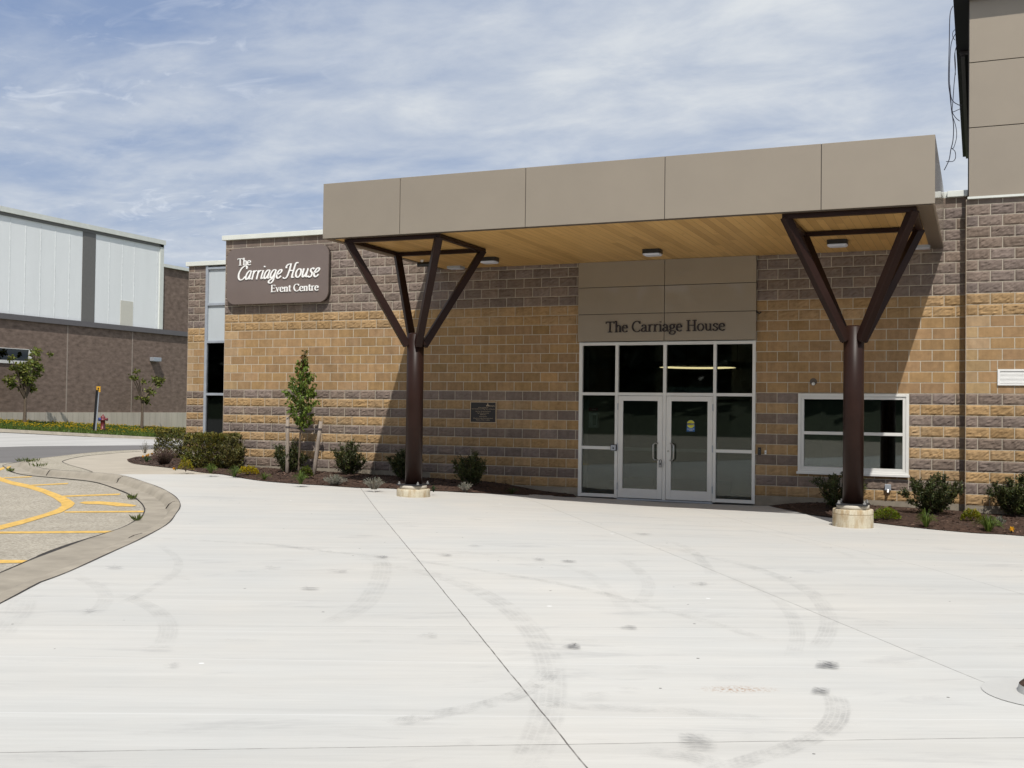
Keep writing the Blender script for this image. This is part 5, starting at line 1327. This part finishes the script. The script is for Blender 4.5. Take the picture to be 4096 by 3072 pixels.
daylily(1718, 1750, 1938, 1968, 'tiny green tuft just right of the left column base', 58, (.03,.055,.02), 24)
daylily(566, 606, 1822, 1849, 'daffodil clump with yellow flowers at the tip of the mulch bed', 59, (.05,.095,.035), 44, flowers=4)
daylily(690, 712, 1872, 1882, 'single orange flowered daffodil at the front edge of the mulch bed', 60, (.06,.11,.03), 8, flowers=1)
daylily(4034, 4060, 2112, 2132, 'single yellow flower on bare mulch at the far right', 61, (.06,.08,.03), 6, fn=bedR, flowers=1)
def weed(px, py, w_, label, seed, n=50, fn=None):
    rnd = random.Random(seed); p = at(px, py, .005, fn or g); o = empty('weed', p, label, 'weed', 'weeds in the kerb joints'); lf = MB()
    for _ in range(n):
        A = rnd.uniform(0, 6.28); r = rnd.random()*w_
        leaf(lf, p+Vector((math.cos(A)*r, math.sin(A)*r, 0)), Vector((math.cos(A)*.6, math.sin(A)*.6, rnd.uniform(.6,1.8))), rnd, rnd.uniform(.06,.15), .028, tone(rnd, (.11,.14,.04), .5, 1.4))
    lf.build('foliage', M['leaf'], o)
weed(122, 1847, .32, 'leafy green weed clump at the tip of the kerbed island', 71, 80)
weed(152, 1866, .20, 'small green weed in the kerb joint just below the larger clump', 72, 36)
weed(40, 1886, .10, 'thin green weed in the gutter joint at the far left', 73, 22, gp)
weed(531, 1997, .07, 'small green weed in the gutter joint at the kerb bend', 74, 30, gp)
weed(545, 2084, .06, 'tiny dark weed in the gutter joint near the pavement corner', 75, 22, gp)
# staked young tree
def sapling():
    rnd = random.Random(5); p = at(1196, 1890, 0, bedL); k = (p-CAM).dot(AF)/FPX
    o = empty('young_tree', p, 'staked young tree with a narrow bright green crown before the block wall', 'tree')
    def P(px, py, dy=0): return onY(px, py, p.y+dy)
    tr = MB(); tpts = [P(1194,1893), P(1198,1800), P(1202,1720), P(1207,1640), P(1211,1560), P(1213,1500), P(1219,1450), P(1221,1405)]
    tr.tube(crom(tpts, 4), [.026*(1-.85*i/28) for i in range(29)], 8); 
    lf = MB(); br = MB()
    env = [(1393,4),(1410,12),(1425,8),(1440,3),(1455,18,-14),(1480,24,-10),(1510,34,0),(1540,44,0),(1560,50,-8),(1590,58,-8),(1620,66,-2),(1640,64,4),(1665,58,6),(1690,44,4),(1710,52,2),(1718,30,0)]
    def half(py):
        for a, b in zip(env, env[1:]):
            if a[0] <= py <= b[0]:
                t = (py-a[0])/(b[0]-a[0]); oa = a[2] if len(a) > 2 else 0; ob = b[2] if len(b) > 2 else 0
                return a[1]*(1-t)+b[1]*t, oa*(1-t)+ob*t
        return 8, 0
    def axis(py):
        for a, b in zip(tpts, tpts[1:]):
            za = P(1200, py).z
            if b.z >= za >= a.z: return a.lerp(b, (za-a.z)/(b.z-a.z))
        return tpts[-1]
    for i in range(34):
        py = 1712-i*8.6; hw, of = half(py); base = axis(py+10); A = i*2.4
        tip = base+Vector((math.cos(A)*hw*k*1.05+of*k, math.sin(A)*hw*k*1.05, hw*k*.8+.04))
        br.tube([base, base.lerp(tip, .5)+Vector((0,0,-.01)), tip], [.007,.005,.002], 5)
        for j in range(int(11+hw*.85)):
            t = rnd.uniform(.15, 1.05); q = base.lerp(tip, t)+rv(rnd)*.045
            young = py < 1480 or rnd.random() < .08
            c = tone(rnd, (.16,.085,.035) if young and rnd.random() < .4 else (.125,.180,.032), .45, 1.5)
            d = Vector((rnd.uniform(-.5,.5), rnd.uniform(-.5,.5), -.7))+rv(rnd)*.6
            L_ = rnd.uniform(.055,.095)
            leaf(lf, q, d, rnd, L_, L_*.72, c, .22)
    for py in range(1398, 1445, 3):
        for _ in range(3): leaf(lf, axis(py)+rv(rnd)*.05, rv(rnd)+Vector((0,0,-.5)), rnd, rnd.uniform(.05,.08), .05, tone(rnd, (.13,.12,.03), .5, 1.3))
    tr.build('trunk', M['bark'], o); br.build('branch', M['twig'], o); lf.build('foliage', M['leaf'], o)
    for top, bot, lb in (((1151,1666),(1148,1915),'upright grey wooden stake on the left of the young tree'), ((1284,1686),(1251,1922),'leaning grey wooden stake on the right of the young tree')):
        y_ = p.y-.12; b_ = at(*bot, 0, bedL); b_ = onY(bot[0], bot[1], y_); t_ = onY(top[0], top[1], y_)
        s = empty('tree_stake', b_, lb, 'stake', 'stakes of the young tree')
        m_ = MB(); m_.tube([b_-Vector((0,0,.1)), b_.lerp(t_, .35)+Vector((.004,0,0)), b_.lerp(t_, .7), t_], [.047,.045,.043,.041], 12); m_.build('pole', M['stake'], s)
        f = MB(); tt = .83 if top[0] < 1200 else .87
        q = b_.lerp(t_, tt); f.cyl(q-Vector((0,0,.02)), q+Vector((0,0,.02)), .048, n=14)
        a = axis(1706); e = q
        f.beam(e, a+Vector((0,0,-.06)), .01, .035); f.build('strap', M['strap'], s)
sapling()
# verge trees
def far_tree(px, pyb, pyt, label, seed, clumps, stemtop):
    rnd = random.Random(seed); p = onX(px, pyb, -26.7); k = (p-CAM).dot(AF)/FPX
    o = empty('verge_tree', p, label, 'tree', 'small trees on the verge')
    def P(x, y, dd=0.0): return onX(x, y, p.x)+AF*dd
    tr = MB(); tr.tube(crom([P(px, pyb+4), P(px+2, (pyb+stemtop)/2), P(px+3, stemtop)], 4), [.10,.09,.085,.08,.075,.072,.07,.068,.065], 8)
    lf = MB(); br = MB(); top = P(px+3, stemtop)
    for (x, y, r, n) in clumps:
        dd = rnd.uniform(-.7,.7); c = P(x, y, dd); mid = top.lerp(c, .5)+Vector((0,0,.15))
        br.tube(crom([top-Vector((0,0,.1)), mid, c], 4), [.05,.045,.04,.035,.03,.025,.02,.015,.01], 5)
        for _ in range(int(n*.74)):
            v = rv(rnd)*(rnd.random()**.6); q = c+Vector((v.x*r*k*1.0, v.y*r*k, v.z*r*k*.72))
            leaf(lf, q, rv(rnd)+Vector((0,0,-.3)), rnd, rnd.uniform(.11,.22), .11, tone(rnd, (.135,.155,.034), .45, 1.6))
        for _ in range(5):
            v = rv(rnd); br.tube([c, c+Vector((v.x*r*k, v.y*r*k, abs(v.z)*r*k*.8))], [.015,.006], 4)
    tr.build('trunk', M['bark'], o); br.build('branch', M['bark'], o); lf.build('foliage', M['leaf'], o)
far_tree(98, 1692, 1400, 'bushier small verge tree with a full crown before the strip window', 81,
   [(40,1520,24,150),(75,1495,30,190),(110,1470,34,210),(150,1450,32,200),(165,1410,24,120),(130,1405,20,90),(60,1470,22,90),(95,1530,30,190),(135,1515,28,170),(30,1540,18,80),(80,1550,22,110),(125,1555,20,110),(175,1475,18,60),(185,1415,12,40),(145,1490,28,150),(70,1430,16,40)], 1590)
far_tree(567, 1712, 1480, 'sparse small verge tree with few leaf clumps near the hedge', 82,
   [(560,1488,12,45),(545,1510,12,45),(570,1525,10,34),(620,1520,24,130),(645,1520,15,70),(640,1538,14,60),(590,1565,22,110),(612,1568,14,60),(550,1592,10,34),(595,1592,12,50),(570,1605,16,70),(535,1505,8,24)], 1610)
# hydrant
hq = onX(411, 1719, -25.2); HY = empty('fire_hydrant', hq, 'red fire hydrant with a blue side cap on the dandelion verge', 'hydrant')
k = (hq-CAM).dot(AF)/FPX; hh = 62*k
b = MB(); s_ = hh/.85
b.lathe([(.17*s_,-.05),(.17*s_,.04*s_),(.12*s_,.05*s_),(.118*s_,.50*s_),(.145*s_,.51*s_),(.145*s_,.545*s_),(.13*s_,.56*s_),(.125*s_,.66*s_),(.10*s_,.74*s_),(.05*s_,.785*s_),(.03*s_,.79*s_),(.03*s_,.845*s_),(.01,.85*s_)], 20, hq); b.build('barrel', M['hydrant'], HY)
dv = AR.copy(); dv.z = 0; dv.normalize(); fz = Vector((0,0,.57*s_))
b = MB(); b.cyl(hq+fz-dv*.0, hq+fz+dv*.24*s_, .06*s_, n=14); b.cyl(hq+fz+dv*.20*s_, hq+fz+dv*.26*s_, .085*s_, n=8); b.build('hose_outlet', M['hydrant'], HY)
d2 = (-dv*.9-AF*.7); d2.z = 0; d2.normalize()
b = MB(); b.cyl(hq+fz, hq+fz+d2*.2*s_, .07*s_, n=14); b.cyl(hq+fz+d2*.16*s_, hq+fz+d2*.24*s_, .10*s_, n=10); b.build('hose_outlet', M['hydrant_blue'], HY)
# sign post
sq = onX(375, 1723, -24.5); SP = empty('sign_post', sq, 'leaning dark post carrying a small yellow sign with a black arrow', 'sign')
k = (sq-CAM).dot(AF)/FPX
tp = onX(388, 1560, sq.x); b = MB(); b.beam(sq-Vector((0,0,.1)), tp, .10, .06, up=(0,1,0)); b.build('post', M['black'], SP)
b = MB(); b.beam(sq+dv*.09-Vector((0,0,.1)), onX(393, 1562, sq.x)+dv*.02, .06, .05, up=(0,1,0)); b.build('post', M['galv'], SP)
c0 = onX(396, 1557, sq.x)-AF*.08; b = MB(); hw, hz = 8.0*k, 11.5*k
def sgn(mb, pts, off, mi=0):
    mb.add([c0+dv*x+Vector((0,0,z))-AF*off for x, z in pts]+[c0+dv*x+Vector((0,0,z))-AF*(off-.012) for x, z in pts], [tuple(range(len(pts))), tuple(range(2*len(pts)-1, len(pts)-1, -1))], mi)
sgn(b, [(-hw,-hz),(hw,-hz),(hw,hz),(-hw,hz)], .0); b.build('sign_plate', M['signyellow'], SP)
b = MB(); sgn(b, [(-.16*hw,-.62*hz),(.16*hw,-.62*hz),(.16*hw,.2*hz),(-.16*hw,.2*hz)], .02); sgn(b, [(-.45*hw,.18*hz),(.45*hw,.18*hz),(0,.68*hz)], .021); b.build('arrow', M['black'], SP)
# grass and dandelions of the verge
rnd = random.Random(9); gm = MB(); dm = MB()
for _ in range(26000):
    y_ = rnd.uniform(10, 34); x_ = rnd.uniform(XA+.1, KX-.03); z_ = ga(x_, y_)+.02; hgt = rnd.uniform(.04,.13); A = rnd.uniform(0, 3.14); w_ = rnd.uniform(.02,.05)
    e = Vector((math.cos(A)*w_, math.sin(A)*w_, 0)); p = Vector((x_, y_, z_))
    gm.add([p-e, p+e, p+Vector((rnd.uniform(-.04,.04), rnd.uniform(-.04,.04), hgt))], [(0,1,2)], 0, tone(rnd, (.095,.140,.028), .6, 1.4))
for _ in range(2500):
    y_ = rnd.uniform(10, 34); t = rnd.random()**.6; x_ = KX-.6-t*(KX-XA-.65)
    if noise.noise(Vector((x_*.8, y_*.8, 3))) < rnd.uniform(-.5,.25): continue
    p = Vector((x_, y_, ga(x_, y_)+rnd.uniform(.09,.16))); r = rnd.uniform(.022,.038)
    dm.add([p+Vector((r*math.cos(A), r*math.sin(A), .012*((i % 2)*2-1))) for i, A in enumerate([0,1.05,2.1,3.14,4.19,5.24])]+[p+Vector((0,0,-.03))], [(0,1,2,3,4,5),(0,1,6),(1,2,6),(2,3,6),(3,4,6),(4,5,6),(5,0,6)], 0, tone(rnd, (.62,.42,.012), .7, 1.15, .05))
tag(gm.build('grass', M['grass']), 'mown green grass growing along the arena wall', 'grass', kind='stuff')
tag(dm.build('dandelions', M['petal']), 'yellow dandelion flowers dotting the verge grass', 'flowers', kind='stuff')
# grass bank and wood on the far side of the road behind the viewer (mirrored in the door glass)
bank = MB()
N_ = 24
vs = []
for i in range(N_+1):
    x_ = -50+i*6
    for yy, zz in ((-44, -.15), (-47, .25), (-56, 2.6), (-75, 3.4)): vs.append((x_, yy+1.2*math.sin(i*.7), zz+.25*math.sin(i*1.3)))
bank.add(vs, [(i*4+k, (i+1)*4+k, (i+1)*4+k+1, i*4+k+1) for i in range(N_) for k in range(3)], 0, None, True)
tag(bank.build('grass_bank', pmat('bank', (.022,.034,.010), .95, var=.25, scale=.8)), kind='structure')
wd_ = MB(); rnd = random.Random(77)
for i in range(15000):
    x_ = rnd.uniform(-75, 110); y_ = rnd.uniform(-74, -58); tz = 8.5+2.5*noise.noise(Vector((x_*.12, 0, 4)))+rnd.uniform(-1,1)
    q = Vector((x_, y_, 2.3+rnd.random()*tz)); leaf(wd_, q, rv(rnd), rnd, 2.1, 1.9, tone(rnd, (.020,.028,.012), .4, 1.5))
tag(wd_.build('woodland', M['leaf']), 'dark far off wood beyond the road', 'trees', kind='stuff')
scn.cycles.max_bounces = 8; scn.cycles.transparent_max_bounces = 12
scn.cycles.use_adaptive_sampling = True
scn.cycles.sample_clamp_indirect = 8
scn.cycles.caustics_reflective = False; scn.cycles.caustics_refractive = False
